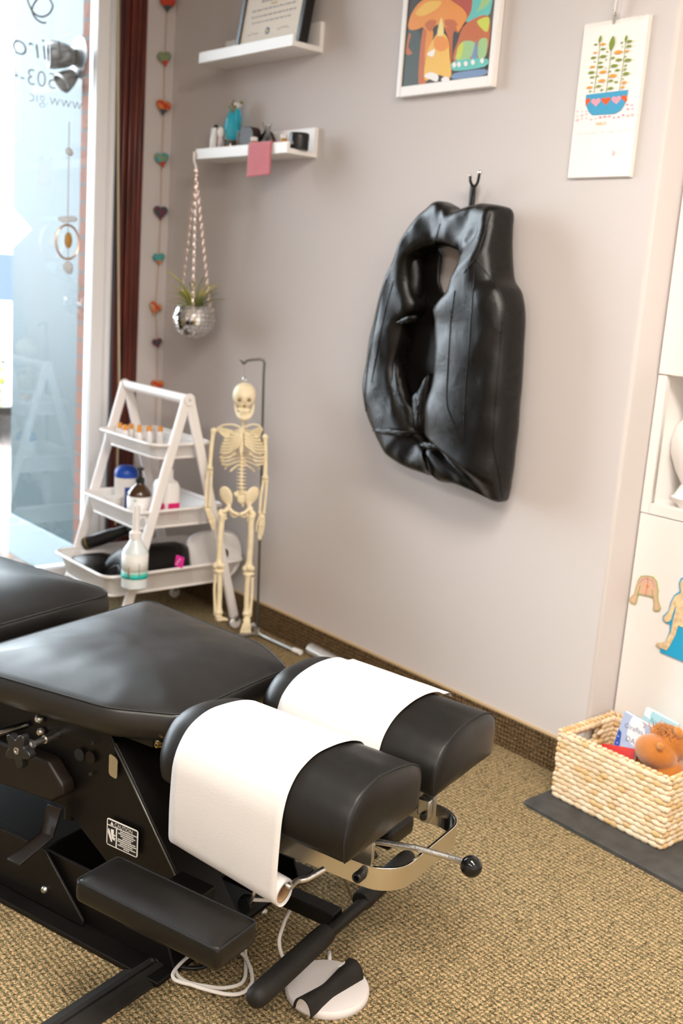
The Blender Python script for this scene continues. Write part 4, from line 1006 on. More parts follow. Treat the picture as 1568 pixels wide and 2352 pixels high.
# ------------------------------------------------------------------ wall calendar
YK = 2.291; cc = 240/1344
k0, k1, k2, k3 = [PY(x, y, YK) for x, y in ((1303, 408), (1447.5, 404.5), (1488, 33), (1342.5, 58))]
CX0, CX1, CZ0, CZ1 = (k0.x+k3.x)/2, (k1.x+k2.x)/2, (k0.z+k1.z)/2, (k2.z+k3.z)/2
CA = thing('wall_calendar', 'tall white calendar with a plant pot drawing hanging from a ribbon', 'calendar', ((CX0+CX1)/2, YB, CZ0))
m_page = mat('calendar_page', (.84, .79, .75), .8)
for i in range(5):
    e = .0012*i; MB().span((CX0-CA.location.x+e*.8, YK-YB+.0014*i, -e*.6+.0000), (CX1-CA.location.x+e*1.1, YK-YB+.0014*i+.0011, CZ1-CZ0)).build('page', m_page, CA) if i in (0, 2, 4) else None
INK = [mat('ink_green', (.20, .27, .03), .8), mat('ink_orange', (.72, .32, .04), .8), mat('ink_blue', (.06, .32, .52), .8), mat('ink_pink', (.80, .32, .40), .8), mat('ink_red', (.70, .10, .02), .8), mat('ink_pale_pink', (.80, .50, .52), .8), mat('ink_grey', (.66, .62, .59), .8)]
lay_n[0] = 1; mb = MB(); MBc[0] = mb
K = lambda pts, mi, s_=True: art(pts, mi, s_, cc, 1280, 0, YK, CA)
# tablecloth lace
rr = random.Random(9)
for row, (yl, yr) in enumerate(((1435, 1350), (1490, 1410), (1545, 1480))):
    for k in range(13):
        u = k/12; x = 255+u*(710 if row else 700); y = yl+(yr-yl)*u+rr.uniform(-12, 12)
        if 380 < x < 860 and row < 2: continue
        s_ = rr.uniform(14, 26); K([(x-s_, y+2), (x, y-s_*.8), (x+s_, y-4), (x+3, y+s_*.8)], 5 if rr.random() < .6 else 3)
K([(372, 1220), (915, 1155), (905, 1215), (870, 1340), (820, 1420), (740, 1465), (450, 1483), (405, 1440), (375, 1370), (362, 1300)], 2, False)
def kheart(x, y, s_, mi, lo=-2, hi=2):
    pts = []
    for k in range(28):
        t_ = 2*math.pi*k/28; hx = 16*math.sin(t_)**3/17; hy = -(13*math.cos(t_)-5*math.cos(2*t_)-2*math.cos(3*t_)-math.cos(4*t_))/17
        hx = max(lo, min(hi, hx)); pts.append((x+hx*s_, y+hy*s_-hx*s_*.12))
    K(pts, mi, False)
kheart(372, 1308, 58, 4, -.12); kheart(497, 1312, 64, 3); kheart(627, 1296, 62, 4); kheart(760, 1284, 64, 3); kheart(880, 1262, 58, 4, -2, .30)
for pts in ([(550, 540), (545, 620), (535, 750), (515, 900), (495, 1040), (475, 1200)], [(700, 620), (680, 800), (655, 1000), (632, 1190)], [(885, 520), (870, 660), (845, 860), (820, 1040), (800, 1170)]):
    K([(x-4, y) for x, y in pts]+[(x+4, y) for x, y in pts[::-1]], 0, False)
def leaf(x, y, l, mi, up=False, slope=.18):
    if up: K([(x-l*.16, y+l*.5), (x-l*.20, y), (x+l*.10, y-l*.55), (x+l*.22, y-l*.05), (x+l*.0, y+l*.5)], mi)
    else: K([(x-l, y+l*slope), (x-l*.3, y-l*.36), (x+l*.45, y-l*.38), (x+l, y-l*slope), (x+l*.3, y+l*.34), (x-l*.45, y+l*.38)], mi)
leaf(553, 505, 90, 0, True); leaf(705, 555, 170, 0, True); leaf(887, 495, 80, 0, True)
for x, y, l, m_ in ((498, 575, 26, 0), (590, 570, 36, 1), (590, 633, 34, 0), (490, 680, 27, 1), (468, 745, 38, 0), (592, 728, 46, 0), (485, 797, 16, 0), (560, 808, 30, 0), (455, 862, 36, 1), (560, 863, 38, 0), (443, 935, 44, 0), (590, 928, 48, 1), (452, 996, 32, 0), (525, 982, 20, 0), (450, 1068, 18, 0), (418, 1128, 40, 1), (535, 1112, 38, 0), (430, 1178, 22, 0), (650, 668, 18, 0), (790, 673, 58, 1), (723, 746, 30, 0), (637, 770, 18, 0), (797, 773, 44, 0), (738, 848, 50, 0), (632, 880, 14, 0), (685, 920, 20, 0), (780, 905, 36, 0), (720, 977, 54, 1), (580, 1040, 48, 1), (697, 1041, 34, 0), (765, 1058, 28, 0), (692, 1138, 40, 0), (580, 1160, 26, 0), (840, 553, 22, 0), (937, 535, 40, 0), (930, 597, 38, 0), (848, 605, 14, 0), (910, 660, 30, 1), (888, 730, 18, 0), (918, 777, 48, 0), (890, 845, 24, 0), (882, 895, 26, 0), (895, 950, 46, 0), (855, 1018, 18, 0), (873, 1063, 38, 1), (853, 1122, 32, 1), (795, 1012, 10, 1), (608, 1083, 12, 1)):
    leaf(x, y, l, m_)
a = PY(1280+487*cc, 1618*cc, YK); b_ = PY(1280+668*cc, 1600*cc, YK)
text_mb(mb, 'MARCH', .0118, V((a.x, YK-.0006, a.z))-CA.location, (1, 0, 0), (0, 0, 1), 1, .0001, squeeze=.80)
for k in range(7):
    x = 265+k*104; y = 1722-k*9; K([(x, y), (x+50, y-4), (x+50, y-13), (x, y-9)], 6, False)
K([(738, 1925), (750, 1950), (772, 1952), (755, 1968), (762, 1992), (738, 1978), (716, 1992), (722, 1966), (706, 1952), (728, 1948)], 5, False)
mb.build('printed_drawing', INK, CA)
mb = MB()
for k in range(26):
    u = k/25
    if .44 < u < .58: continue
    x = CX0+.008+(CX1-CX0-.016)*u-CA.location.x; mb.tube([(x, YK-YB-.001, CZ1-CZ0-.008), (x, YK-YB-.003, CZ1-CZ0+.001), (x, -.002, CZ1-CZ0+.001)], .0007, 5)
mb.build('wire_binding', m_whitep, CA)
h_ = PY(1280+745*cc, 250*cc, YK)-CA.location; tpp = PY(1280+815*cc, -30*cc, YK)-CA.location
MB().prism(smooth_path([h_+V((-.006, -.0032, .004)), h_+V((.004, -.0032, .012)), h_+V((.004, -.0032, 0)), h_+V((.001, -.0032, -.011)), h_+V((-.005, -.0032, -.004))], 16, True), (0, -1, 0), .0006).build('hanging_hole', mat('hole_grey', (.35, .32, .28), .8), CA)
rb = lambda pts, w_: [V((x, -.009-.001*i, z)) for i, (x, z) in enumerate(pts)]
mb = MB()
for dx in (-.004, .008):
    P_ = [h_+V((.012+dx*.2, -.004, .012)), h_.lerp(tpp, .35)+V((dx, -.006, 0)), tpp+V((dx, -.004, .05)), tpp+V((0, -.001, .16))]
    mb.tube(smooth_path(P_, 16), .0042, 6, flat=.25)
mb.build('ribbon', m_page, CA)
MB().tube([h_+V((-.005, -.005, .022)), h_+V((.002, -.006, .012))], .0018, 5).build('ribbon_wire', mat('olive_wire', (.2, .18, .05), .7), CA)

# ------------------------------------------------------------------ coat hook and the hanging black vinyl bolster
YH = 2.262
hp = lambda x, y, Y=YH: PY(x, y, Y)
HK = thing('coat_hook', 'black double prong coat hook on the wall above the bolster', 'hook', V((hp(1084, 445).x, YB, hp(1084, 445).z)))
hl_ = lambda x, y, Y=YH: hp(x, y, Y)-HK.location
MB().tube([hl_(1080, 480, 2.285), hl_(1083, 452, 2.282), hl_(1087, 430, 2.275)], .0042, 10).build('stem', m_black, HK)
MB().tube(smooth_path([hl_(1080, 405, 2.245), hl_(1080, 416, 2.247), hl_(1087, 429, 2.262), hl_(1096, 420, 2.25), hl_(1101, 397, 2.235)], 24), .0040, 10).build('prong', m_black, HK)
MB().ell(hl_(1102, 396, 2.234), .0062, None, 14, 8).ell(hl_(1079, 403, 2.245), .005, None, 12, 8).build('prong_tip', m_chrome, HK)
o = MB().box(hl_(1084, 455, 2.296), (.020, .006, .075)); o.build('back_plate', m_black, HK, bevel=.002)

cv = 480/1344
pairs = [((720, 340), (610, 565)), ((830, 322), (655, 580)), ((940, 305), (700, 605)), ((1045, 322), (726, 640)), ((1090, 338), (742, 682)), ((1092, 430), (736, 735)), ((1094, 560), (724, 800)), ((1112, 775), (690, 885)), ((1172, 890), (610, 985)), ((1190, 1050), (618, 1080)), ((1178, 1350), (610, 1300)), ((1160, 1600), (585, 1470)), ((1138, 1860), (556, 1620)), ((1110, 2060), (548, 1740)), ((1078, 2188), (546, 1780)), ((1050, 2220), (541, 1808)), ((990, 2196), (530, 1835)), ((880, 2152), (520, 1850)), ((740, 2110), (510, 1868)), ((612, 2098), (509, 1868)), ((588, 2046), (507, 1866)), ((548, 2056), (502, 1855)), ((500, 2042), (494, 1835)), ((385, 2003), (470, 1790)), ((272, 1920), (420, 1725)), ((190, 1780), (365, 1630)), ((130, 1645), (318, 1500)), ((108, 1490), (294, 1350)), ((126, 1330), (322, 1190)), ((163, 1130), (352, 1060)), ((208, 940), (420, 960)), ((265, 770), (386, 800)), ((345, 620), (402, 660)), ((420, 430), (470, 594)), ((545, 287), (548, 568)), ((640, 297), (585, 563))]
def vp(q, Y): return PY(780+q[0]*cv, 360+q[1]*cv, Y)
Oo, Ii = [], []
for (o_, i_) in pairs:
    right = max(0, min(1, (o_[0]-600)/450)); yo = 2.19+.055*right
    Oo.append(vp(o_, yo)); Ii.append(vp(i_, 2.175))
NT, NC = 240, 44
Os = smooth_path(Oo, NT, True); Is = smooth_path(Ii, NT, True)
rings = []; c0 = vp((600, 1250), 2.2)
for k in range(NT):
    O_, I_ = Os[k], Is[k]; rr_ = (O_.x-c0.x)/.3; dpt = .125+.030*max(-1, min(1, rr_)); low = max(0, min(1, (c0.z-.33-O_.z)/.10)); topk = max(0, min(1, (O_.z-c0.z-.30)/.12)); dpt *= 1-.62*low-.25*topk
    yc = 2.288-dpt/2; m_ = (O_+I_)/2; h2 = (O_-I_)/2; ring = []
    for j in range(NC):
        a = 2*math.pi*j/NC; ca, sa = math.cos(a), math.sin(a); e = .62
        cx_ = math.copysign(abs(ca)**e, ca); sy = math.copysign(abs(sa)**e, sa)
        p = V((m_.x+h2.x*cx_, yc+sy*dpt/2, m_.z+h2.z*cx_))
        s_ = k/NT*36
        wv = .0058*noise.noise(V((p.x*7, p.z*11, 1)))+.0040*noise.noise(V((p.x*30, p.z*14, 5)))
        wv += .006*low*noise.noise(V((p.x*26, p.z*22, 9)))+.007*topk*noise.noise(V((p.x*20, p.z*10, 2)))
        ring.append(p+V((wv*.5*cx_, -wv if sy < 0 else 0, wv*.3)))
    rings.append(ring)
rings.append(rings[0])
base_v = vp((1050, 2212), 2.26)
VB = thing('hanging_bolster', 'large black vinyl padded bolster with a long slit hanging on the wall hook', 'bolster', (base_v.x, YB, base_v.z))
sh_ = -V(VB.location)
mbv = MB().loft([[p+sh_ for p in r_] for r_ in rings], False, False)
pv = mbv.build('padded_loop', leather('hanging_black_vinyl', (.004, .0034, .0028), .25, .25, .8, .42), VB, auto=False)
from mathutils.bvhtree import BVHTree
bv = BVHTree.FromPolygons([V(v)-sh_ for v in mbv.v], mbv.f)
def onv(x, y):
    d = ray(780+x*cv, 360+y*cv).normalized(); h = bv.ray_cast(CAM, d)
    return (h[0]+h[1]*.0004 if h[0] is not None and h[1].dot(d) < 0 else (h[0] if h[0] is not None else None))
for L in ([(968, 365), (930, 500), (872, 650), (800, 745)], [(875, 650), (855, 900), (832, 1200), (805, 1550), (792, 1850)], [(884, 665), (960, 770), (1040, 900), (1042, 1050), (1020, 1350), (1000, 1600), (985, 1850), (1020, 2020), (1045, 2190)], [(740, 860), (715, 1050), (702, 1250), (690, 1450), (692, 1600), (730, 1720), (770, 1840)], [(612, 565), (625, 500), (645, 430)], [(300, 790), (262, 920), (215, 1150), (180, 1350), (165, 1500), (170, 1650), (200, 1780)], [(345, 800), (290, 1000), (240, 1250), (205, 1450)]):
    pts = [onv(p.x, p.y) for p in smooth_path([V((x, y, 0)) for x, y in L], 40)]; pts = [p+sh_ for p in pts if p is not None]
    if len(pts) > 4: MB().tube(pts, .0021, 6).build('seam', m_inner, VB)
pan = [(480, 560), (600, 560), (645, 640), (634, 720), (630, 800), (652, 868), (700, 905), (640, 1100), (600, 1880), (420, 1790), (300, 1400), (370, 1000), (380, 700)]
o = MB().prism([vp(q, 2.268)+sh_ for q in pan], (0, 1, 0), .012).build('back_panel', m_inner, VB, bevel=.004)
def flap(pts, y0, puff):
    P_ = smooth_path([vp(q, y0) for q in pts], 36, True); c = sum(P_, V((0, 0, 0)))/36; rings = []
    for k, d in ((1, 0), (.86, .7), (.55, 1), (.2, 1.05)):
        rings.append([c+(p-c)*k+V((0, -puff*d+.004*noise.noise(V((p.x*60, p.z*40, d))), 0))+sh_ for p in P_])
    MB().loft([[p+V((0, .01, 0)) for p in rings[0]]]+rings).build('inner_fold', m_inner, VB, auto=False)
flap([(330, 1440), (368, 1292), (410, 1430), (450, 1560), (492, 1640), (492, 1770), (420, 1700), (360, 1600)], 2.222, .022)
flap([(584, 1405), (520, 1480), (468, 1570), (500, 1780), (548, 1760)], 2.215, .014)
flap([(400, 640), (440, 600), (500, 640), (520, 800), (500, 930), (430, 965), (395, 880)], 2.235, .022)
flap([(360, 1070), (420, 1030), (490, 1020), (480, 1060), (400, 1085)], 2.21, .012)
flap([(205, 1760), (300, 1740), (420, 1760), (500, 1770), (420, 1800), (300, 1790)], 2.17, .014)
flap([(515, 1855), (560, 1830), (690, 1860), (720, 1880), (600, 1885)], 2.165, .014)

# ------------------------------------------------------------------ white cabinet in the alcove
YC = 2.405; CXL = -1.571; CXR = -.76; CD = .42; CT = 2.30
zt_ = PY(1527, 864, YC).z; zb_ = PY(1497, 1157, YC).z; rail = PY(1486, 1179, YC).z; st = PY(1530, 870, YC).x-CXL
CB = thing('white_cabinet', 'tall white cabinet with an open niche standing in the alcove', 'cabinet', (CXL, YC, 0))
Wd = CXR-CXL; g = lambda a, b_: MB().span(a, b_)
o = MB(); o.span((0, .02, 0), (.018, CD, CT)); o.span((Wd-.018, .02, 0), (Wd, CD, CT)); o.span((0, .02, CT-.018), (Wd, CD, CT)); o.span((.018, .02, 0), (Wd-.018, CD, .06))
o.build('carcass', m_white, CB)
o = MB(); o.span((0, 0, rail), (st, .02, zt_+.002)); o.span((Wd-st, 0, rail), (Wd, .02, zt_+.002)); o.span((st, 0, rail), (Wd-st, .02, zb_)); o.build('niche_frame', m_white, CB, bevel=.001)
o = MB(); o.span((.018, .02, zb_-.018), (Wd-.018, CD-.012, zb_)); o.span((.018, .02, zt_), (Wd-.018, CD-.012, zt_+.018)); o.build('niche_shelf', m_white, CB)
g((.018, CD-.16, zb_), (Wd-.018, CD-.148, zt_)).build('niche_back', mat('shade_toned_back_panel', (.34, .31, .24), .7), CB)  # shade inside the niche put into the panel's darker olive-grey colour
g((.001, 0, .012), (Wd-.001, .02, rail-.002)).build('lower_door', m_white, CB, bevel=.0015)
g((.001, -.003, zt_+.004), (Wd-.001, .02, CT)).build('upper_door', m_white, CB, bevel=.0015)
c = PY(1606, 1010, 2.515); vz = zb_+.0005
VS = thing('white_vase', 'round white vase in the cabinet niche, cut by the right edge', 'vase', (c.x, 2.515, vz))
MB().lathe([(0, 0), (.045, 0), (.05, .01), (.04, .03), (.03, .05), (.05, .085), (.068, .13), (.070, .165), (.062, .2), (.04, .232), (.025, .245), (.022, .25), (.018, .245), (.03, .2), (0, .08)], (0, 0, 0), 40).build('vase_body', m_whitep, VS)
c = PY(1578, 1150, 2.455)
BW = thing('white_dish', 'small white dish on the niche floor before the vase', 'dish', (c.x, 2.450, vz))
MB().lathe([(0, 0), (.018, 0), (.022, .006), (.036, .018), (.040, .026), (.036, .026), (.030, .018), (0, .008)], (0, 0, 0), 36).build('dish_body', m_whitep, BW)
# anatomy magnets on the lower door
cg = 168/760
mg = lambda x, y, Y: PY(1400+x*cg, 1280+y*cg, Y)
m_skin = mat('magnet_skin', (.72, .46, .32), .6); m_mcy = mat('magnet_blue', (.02, .36, .62), .5); m_edge = mat('magnet_green_edge', (.42, .42, .20), .6)
mc = mg(380, 380, YC); MG = thing('arms_magnet', 'small flat magnet of two arms and a chest on the white cabinet door', 'magnet', (mc.x, YC, mc.z))
arms = [(330, 190), (395, 186), (460, 200), (497, 250), (513, 350), (507, 400), (512, 450), (537, 530), (522, 560), (480, 564), (455, 542), (463, 480), (455, 420), (380, 400), (310, 385), (296, 420), (281, 480), (266, 492), (225, 477), (206, 440), (225, 408), (258, 380), (275, 310), (300, 230)]
P_ = [mg(x, y, YC)-MG.location for x, y in arms]
MB().prism([p+V((0, -.0004, 0)) for p in P_], (0, -1, 0), .003).build('magnet_board', m_edge, MG, bevel=.0006)
ca_ = sum(P_, V((0, 0, 0)))/len(P_)
inn = [(335, 205), (395, 200), (450, 213), (483, 258), (499, 350), (494, 400), (500, 450), (522, 525), (512, 545), (485, 548), (470, 535), (476, 480), (466, 405), (380, 385), (302, 372), (284, 415), (270, 470), (262, 476), (232, 464), (222, 440), (236, 418), (270, 386), (288, 310), (312, 240)]
mb = MB(); q_ = [mg(x, y, YC)-MG.location+V((0, -.0035, 0)) for x, y in inn]; mb.prism(q_, (0, -1, 0), .0003, 0)
def stroke(L, w_, mi):
    mb.tube([mg(x, y, YC)-MG.location+V((0, -.0039, 0)) for x, y in L], w_, 5, flat=1, mi=mi)
stroke([(315, 270), (350, 228), (400, 218), (450, 240), (475, 310)], .0006, 1); stroke([(400, 205), (405, 260), (392, 330), (382, 395)], .0007, 2); stroke([(325, 290), (310, 350), (292, 392)], .0009, 3); stroke([(450, 335), (452, 380), (458, 420)], .0009, 3)
mb.ell(mg(402, 300, YC)-MG.location+V((0, -.0038, 0)), (.004, .0006, .004), None, 12, 6, 4)
mb.build('printed_organs', [m_skin, mat('vein_purple', (.30, .12, .40), .6), mat('artery_red', (.6, .05, .06), .6), mat('lymph_green', (.10, .35, .06), .6), mat('organ_orange', (.75, .28, .03), .6)], MG)
mx_ = 802
half = [(800, 215), (762, 228), (740, 270), (748, 330), (752, 365), (690, 398), (652, 470), (628, 560), (572, 615), (570, 640), (590, 668), (625, 668), (650, 640), (672, 560), (700, 488), (692, 560), (668, 650), (648, 760), (592, 880), (500, 884), (490, 905), (530, 935), (600, 965), (625, 930), (690, 810), (722, 705)]
sl_ = .42
mir = lambda L: L+[(2*mx_-x, y+(mx_-x)*2*sl_) for x, y in L[::-1]]
fc_ = mg(700, 700, YC); FG = thing('body_magnet', 'blue and beige magnet of a standing human figure on the cabinet door', 'magnet', (fc_.x, YC, fc_.z))
blue = [(800, 195), (745, 215), (724, 270), (735, 350), (680, 388), (640, 460), (618, 555), (560, 605), (558, 645), (590, 680), (632, 690), (630, 760), (585, 885), (530, 940), (530, 985)]
MB().prism([mg(x, y, YC)-FG.location for x, y in mir(blue)], (0, -1, 0), .004).build('magnet_board', m_mcy, FG, bevel=.0006)
MB().prism([mg(x, y, YC)-FG.location+V((0, -.004, 0)) for x, y in mir(half)], (0, -1, 0), .002).build('figure_layer', mat('magnet_body', (.74, .55, .32), .6, var=.25, vscale=90), FG, bevel=.0005)

# ------------------------------------------------------------------ wicker basket with toys and books
BX0, BX1, BY0, BY1, BZ, BH = -1.560, -1.232, 2.160, 2.388, .0112, .180
BK = thing('wicker_basket', 'woven water hyacinth basket of toys and books on the grey rubber mat', 'basket', ((BX0+BX1)/2, (BY0+BY1)/2, BZ))
bo = -V(BK.location)
m_wick = [mat('straw_light', (.72, .53, .33), .75, var=.14, vscale=70, bump=.3, bscale=500, stretch=(.3, .3, 1)), mat('straw_pale', (.78, .61, .42), .75, bump=.3, bscale=500, stretch=(.3, .3, 1)), mat('straw_gold', (.64, .43, .20), .75), mat('straw_shadow', (.52, .33, .13), .85)]
rr = random.Random(12)
def weave(mb, a, b_, nrm, hole=None, rows=13):
    a, b_ = V(a), V(b_); L_ = (b_-a).length; u = (b_-a).normalized(); n_ = V(nrm)
    hrow = BH/rows; ll = .0225
    for r_ in range(rows):
        k = int(L_/ll)+2
        for i in range(-1, k):
            s0 = (i+(r_ % 2)*.5+rr.uniform(-.12, .12))*ll; l = ll*rr.uniform(1.15, 1.5); m_ = s0+l/2
            if m_ < .002 or m_ > L_-.002: continue
            l = min(l, 2*min(m_, L_-m_)+.012)
            z = (r_+.5)*hrow
            if hole and hole[0] < m_ < hole[1] and hole[2] < z < hole[3]: continue
            c = a+u*m_+V((0, 0, z))+n_*.0005; tilt = rr.uniform(-.02, .16)
            R = Matrix((u*math.cos(tilt)-V((0, 0, 1))*math.sin(tilt), n_, V((0, 0, 1))*math.cos(tilt)+u*math.sin(tilt))).transposed()
            mb.ell(c, (l*.56, rr.uniform(.0045, .0065), hrow*rr.uniform(.56, .70)), R, 10, 6, rr.choice((0, 0, 0, 1, 1, 2)))
mb = MB()
weave(mb, (BX0, BY0, 0), (BX1, BY0, 0), (0, -1, 0)); weave(mb, (BX1, BY0, 0), (BX1, BY1, 0), (1, 0, 0), (.07, .16, .125, .160)); weave(mb, (BX1, BY1, 0), (BX0, BY1, 0), (0, 1, 0)); weave(mb, (BX0, BY1, 0), (BX0, BY0, 0), (-1, 0, 0), (.07, .165, .125, .160))
for cx_, cy_ in ((BX0, BY0), (BX1, BY0), (BX1, BY1), (BX0, BY1)):
    for r_ in range(13): mb.ell((cx_+(.004 if cx_ == BX0 else -.004), cy_+(.004 if cy_ == BY0 else -.004), (r_+.5)*BH/13), (.0085, .0085, BH/13*.62), None, 10, 6, rr.choice((0, 0, 1, 1, 2)))
# inner faces of the weave
weave(mb, (BX0+.012, BY1, 0), (BX0+.012, BY0, 0), (1, 0, 0), (.07, .165, .125, .160)); weave(mb, (BX1-.012, BY1-.012, 0), (BX0+.012, BY1-.012, 0), (0, -1, 0))
th = .010
for x0, x1 in ((BX0, BX0+th), (BX1-th, BX1)):
    mb.span((x0, BY0, .002), (x1, BY1, .124), 3); mb.span((x0, BY0, .161), (x1, BY1, BH-.002), 3); mb.span((x0, BY0, .124), (x1, BY0+.06, .161), 3); mb.span((x0, BY1-.062, .124), (x1, BY1, .161), 3)
mb.span((BX0, BY0, .002), (BX1, BY0+th, BH-.002), 3); mb.span((BX0, BY1-th, .002), (BX1, BY1, BH-.002), 3); mb.span((BX0, BY0, .001), (BX1, BY1, .008), 3)
mb.v = [(x+bo.x, y+bo.y, z) for x, y, z in mb.v]
mb.build('woven_body', m_wick, BK, auto=False)
mb = MB()
cor = [V((BX0+.004, BY0+.004, BH)), V((BX1-.004, BY0+.004, BH)), V((BX1-.004, BY1-.004, BH)), V((BX0+.004, BY1-.004, BH))]
for i in range(4):
    a, b_ = cor[i], cor[(i+1) % 4]; L_ = (b_-a).length; u = (b_-a).normalized(); k = int(L_/.016)
    mb.tube([a, b_], .0055, 8, mi=3)
    for j in range(k+1):
        c = a+u*(L_*j/k)+V((0, 0, .001)); d = (u+V((0, 0, .5))+u.cross(V((0, 0, 1)))*.3).normalized()
        mb.ell(c, (.0165, .0060, .0052), frame(d) @ Matrix.Rotation(math.pi/2, 3, 'Y'), 8, 6, rr.choice((0, 0, 1, 2)))
mb.v = [(x+bo.x, y+bo.y, z) for x, y, z in mb.v]
mb.build('braided_rim', m_wick, BK, auto=False)
# plush toy
YT = 2.235; kt = 308/1568
bt = lambda x, y, Y: PY(1260+x*kt, 1600+y*kt, Y)
m_plush = mat('orange_brown_plush', (.44, .145, .016), .95, bump=.5, bscale=300, var=.18, vscale=20, sheen=.6, bdist=.003); m_plush2 = mat('ginger_plush', (.54, .20, .03), .95, bump=.6, bscale=260, sheen=.6, bdist=.003)
pm = bt(1232, 652, YT-.004); hd = bt(1400, 560, YT+.03)
PT = thing('plush_toy', 'orange brown plush animal with a broad muzzle lying in the wicker basket', 'toy', (hd.x, YT+.02, BZ+.012))
l_ = lambda p: p-PT.location
mb = MB(); mb.ell(l_(pm+V((0, .006, 0))), (.056, .042, .041), Matrix.Rotation(.12, 3, 'Y'), 24, 16); mb.ell(l_(hd+V((.0, .012, .002))), (.052, .044, .042), None, 24, 16); bb_ = bt(1480, 860, YT); mb.ell(l_(bb_+V((-.035, .02, -.035))), (.055, .05, .05), None, 24, 16)
o = mb.build('body', m_plush, PT, auto=False); r_m = o.modifiers.new('merge', 'REMESH'); r_m.mode = 'VOXEL'; r_m.voxel_size = .0035; r_m.use_smooth_shade = True; sm_ = o.modifiers.new('soft', 'SMOOTH'); sm_.iterations = 6; sm_.factor = .6
for x, y in ((1235, 430), (1510, 425)):
    e_ = l_(bt(x, y, YT+.02)); MB().ell(e_, (.012, .008, .015), None, 16, 10).build('ear', m_plush2, PT)
mb = MB(); tf = l_(bt(1380, 400, YT+.025)); rr = random.Random(3)
for i in range(420):
    p = tf+V((rr.gauss(0, .014), rr.gauss(0, .009), rr.gauss(-.008, .003))); mb.tube([p, p+V((rr.gauss(0, .003), rr.gauss(0, .003), .010)), p+V((rr.gauss(0, .006), rr.gauss(0, .005), .018))], [.0016, .0013, .0004], 4)
mb.build('hair_tuft', m_plush2, PT)
e_ = l_(bt(1320, 575, YT-.026)); MB().ell(e_+V((0, -.006, 0)), (.009, .004, .010), None, 16, 10).build('eye_patch', m_plush2, PT)
# picture book with a lettered cover
def book(name, label, pts, Y0, Y1, thick, mats, deco):
    tl, tr, bl = bt(*pts[0], Y1), bt(*pts[1], Y1), bt(*pts[2], Y0)
    u = (tr-tl); v = (bl-tl); v = v-u*(v.dot(u)/u.length_squared); n_ = u.cross(v).normalized()
    if n_.y > 0: n_ = -n_
    base = tl+v+u*.5
    T_ = thing(name, label, 'book', base); P0_ = tl-base
    MB().prism([P0_, P0_+u, P0_+u+v, P0_+v], -n_, thick).build('pages', m_page, T_)
    mb = MB(); Qd = lambda a, b_, d=.0003: P0_+u*a+v*b_+n_*d
    mb.prism([Qd(-.01, -.01), Qd(1.01, -.01), Qd(1.01, 1.0), Qd(-.01, 1.0)], n_, .0012, 0); deco(mb, Qd, u, v)
    mb.build('cover', mats, T_); mb2 = MB().prism([Qd(-.01, -.01, -thick-.0012), Qd(1.01, -.01, -thick-.0012), Qd(1.01, 1.0, -thick-.0012), Qd(-.01, 1.0, -thick-.0012)], -n_, .0012); mb2.build('back_cover', mats[0], T_)
    return T_
def deco1(mb, Qd, u, v):
    n_ = .0018
    mb.prism(smooth_path([Qd(.25, .02, n_), Qd(.55, -.0, n_), Qd(.75, .3, n_), Qd(.72, .62, n_), Qd(.3, .55, n_)], 20, True), (0, -1, 0), .0001, 1)
    mb.prism([Qd(0, .45, n_), Qd(.10, .5, n_), Qd(.2, .98, n_), Qd(0, .98, n_)], (0, -1, 0), .0001, 2)
    for a, b_ in ((.05, .62), (.08, .78), (.03, .88), (.12, .9)): mb.ell(Qd(a, b_, n_+.0002), .0016, None, 6, 4, 1)
    mb.prism([Qd(.2, .80, n_), Qd(.6, .72, n_), Qd(1, .8, n_), Qd(1, .98, n_), Qd(.2, .98, n_)], (0, -1, 0), .0001, 3)
    text_mb(mb, 'GIraffes', .0185, Qd(.12, .34, n_+.0003), u-v*.10, -v-u*.05, 4, .0001, squeeze=.95)
    text_mb(mb, 'DANCE', .020, Qd(.26, .62, n_+.0003), u-v*.08, -v-u*.05, 4, .0001, squeeze=1.0)
book('picture_book', 'pale blue picture book with yellow animals tucked behind the plush toy', ((890, 175), (1270, 395), (700, 590)), 2.262, 2.272, .009, [mat('book_pale_blue', (.42, .50, .68), .4), mat('book_white', (.82, .82, .85), .4), mat('book_royal_blue', (.03, .09, .42), .4), mat('book_yellow', (.75, .48, .10), .4), mat('book_ink', (.20, .22, .32), .5)], deco1)
def deco2(mb, Qd, u, v):
    text_mb(mb, 'Boo', .017, Qd(.22, .42, .0018), u-v*.05, -v, 1, .0001)
    mb.prism([Qd(0, 0, .0018), Qd(.22, 0, .0018), Qd(.18, .2, .0018), Qd(.24, .34, .0018), Qd(0, .3, .0018)], (0, -1, 0), .0001, 2)
book('board_book', 'light aqua book standing at the back of the basket against the cabinet', ((1140, 130), (1500, 325), (1090, 420)), 2.345, 2.35, .010, [mat('book_aqua', (.42, .68, .74), .4), mat('book_teal_ink', (.16, .42, .46), .5), mat('book_cloud', (.85, .86, .85), .5)], deco2)
def deco3(mb, Qd, u, v):
    for a, b_ in ((.72, .35), (.35, .25), (.5, .7)): mb.ell(Qd(a, b_, .0017), .0015, None, 8, 4, 1)
book('red_book', 'red book lying low at the front left of the basket', ((630, 548), (1010, 615), (610, 830)), 2.225, 2.25, .010, [mat('book_red', (.60, .03, .02), .5), mat('book_dot', (.85, .7, .65), .5)], deco3)

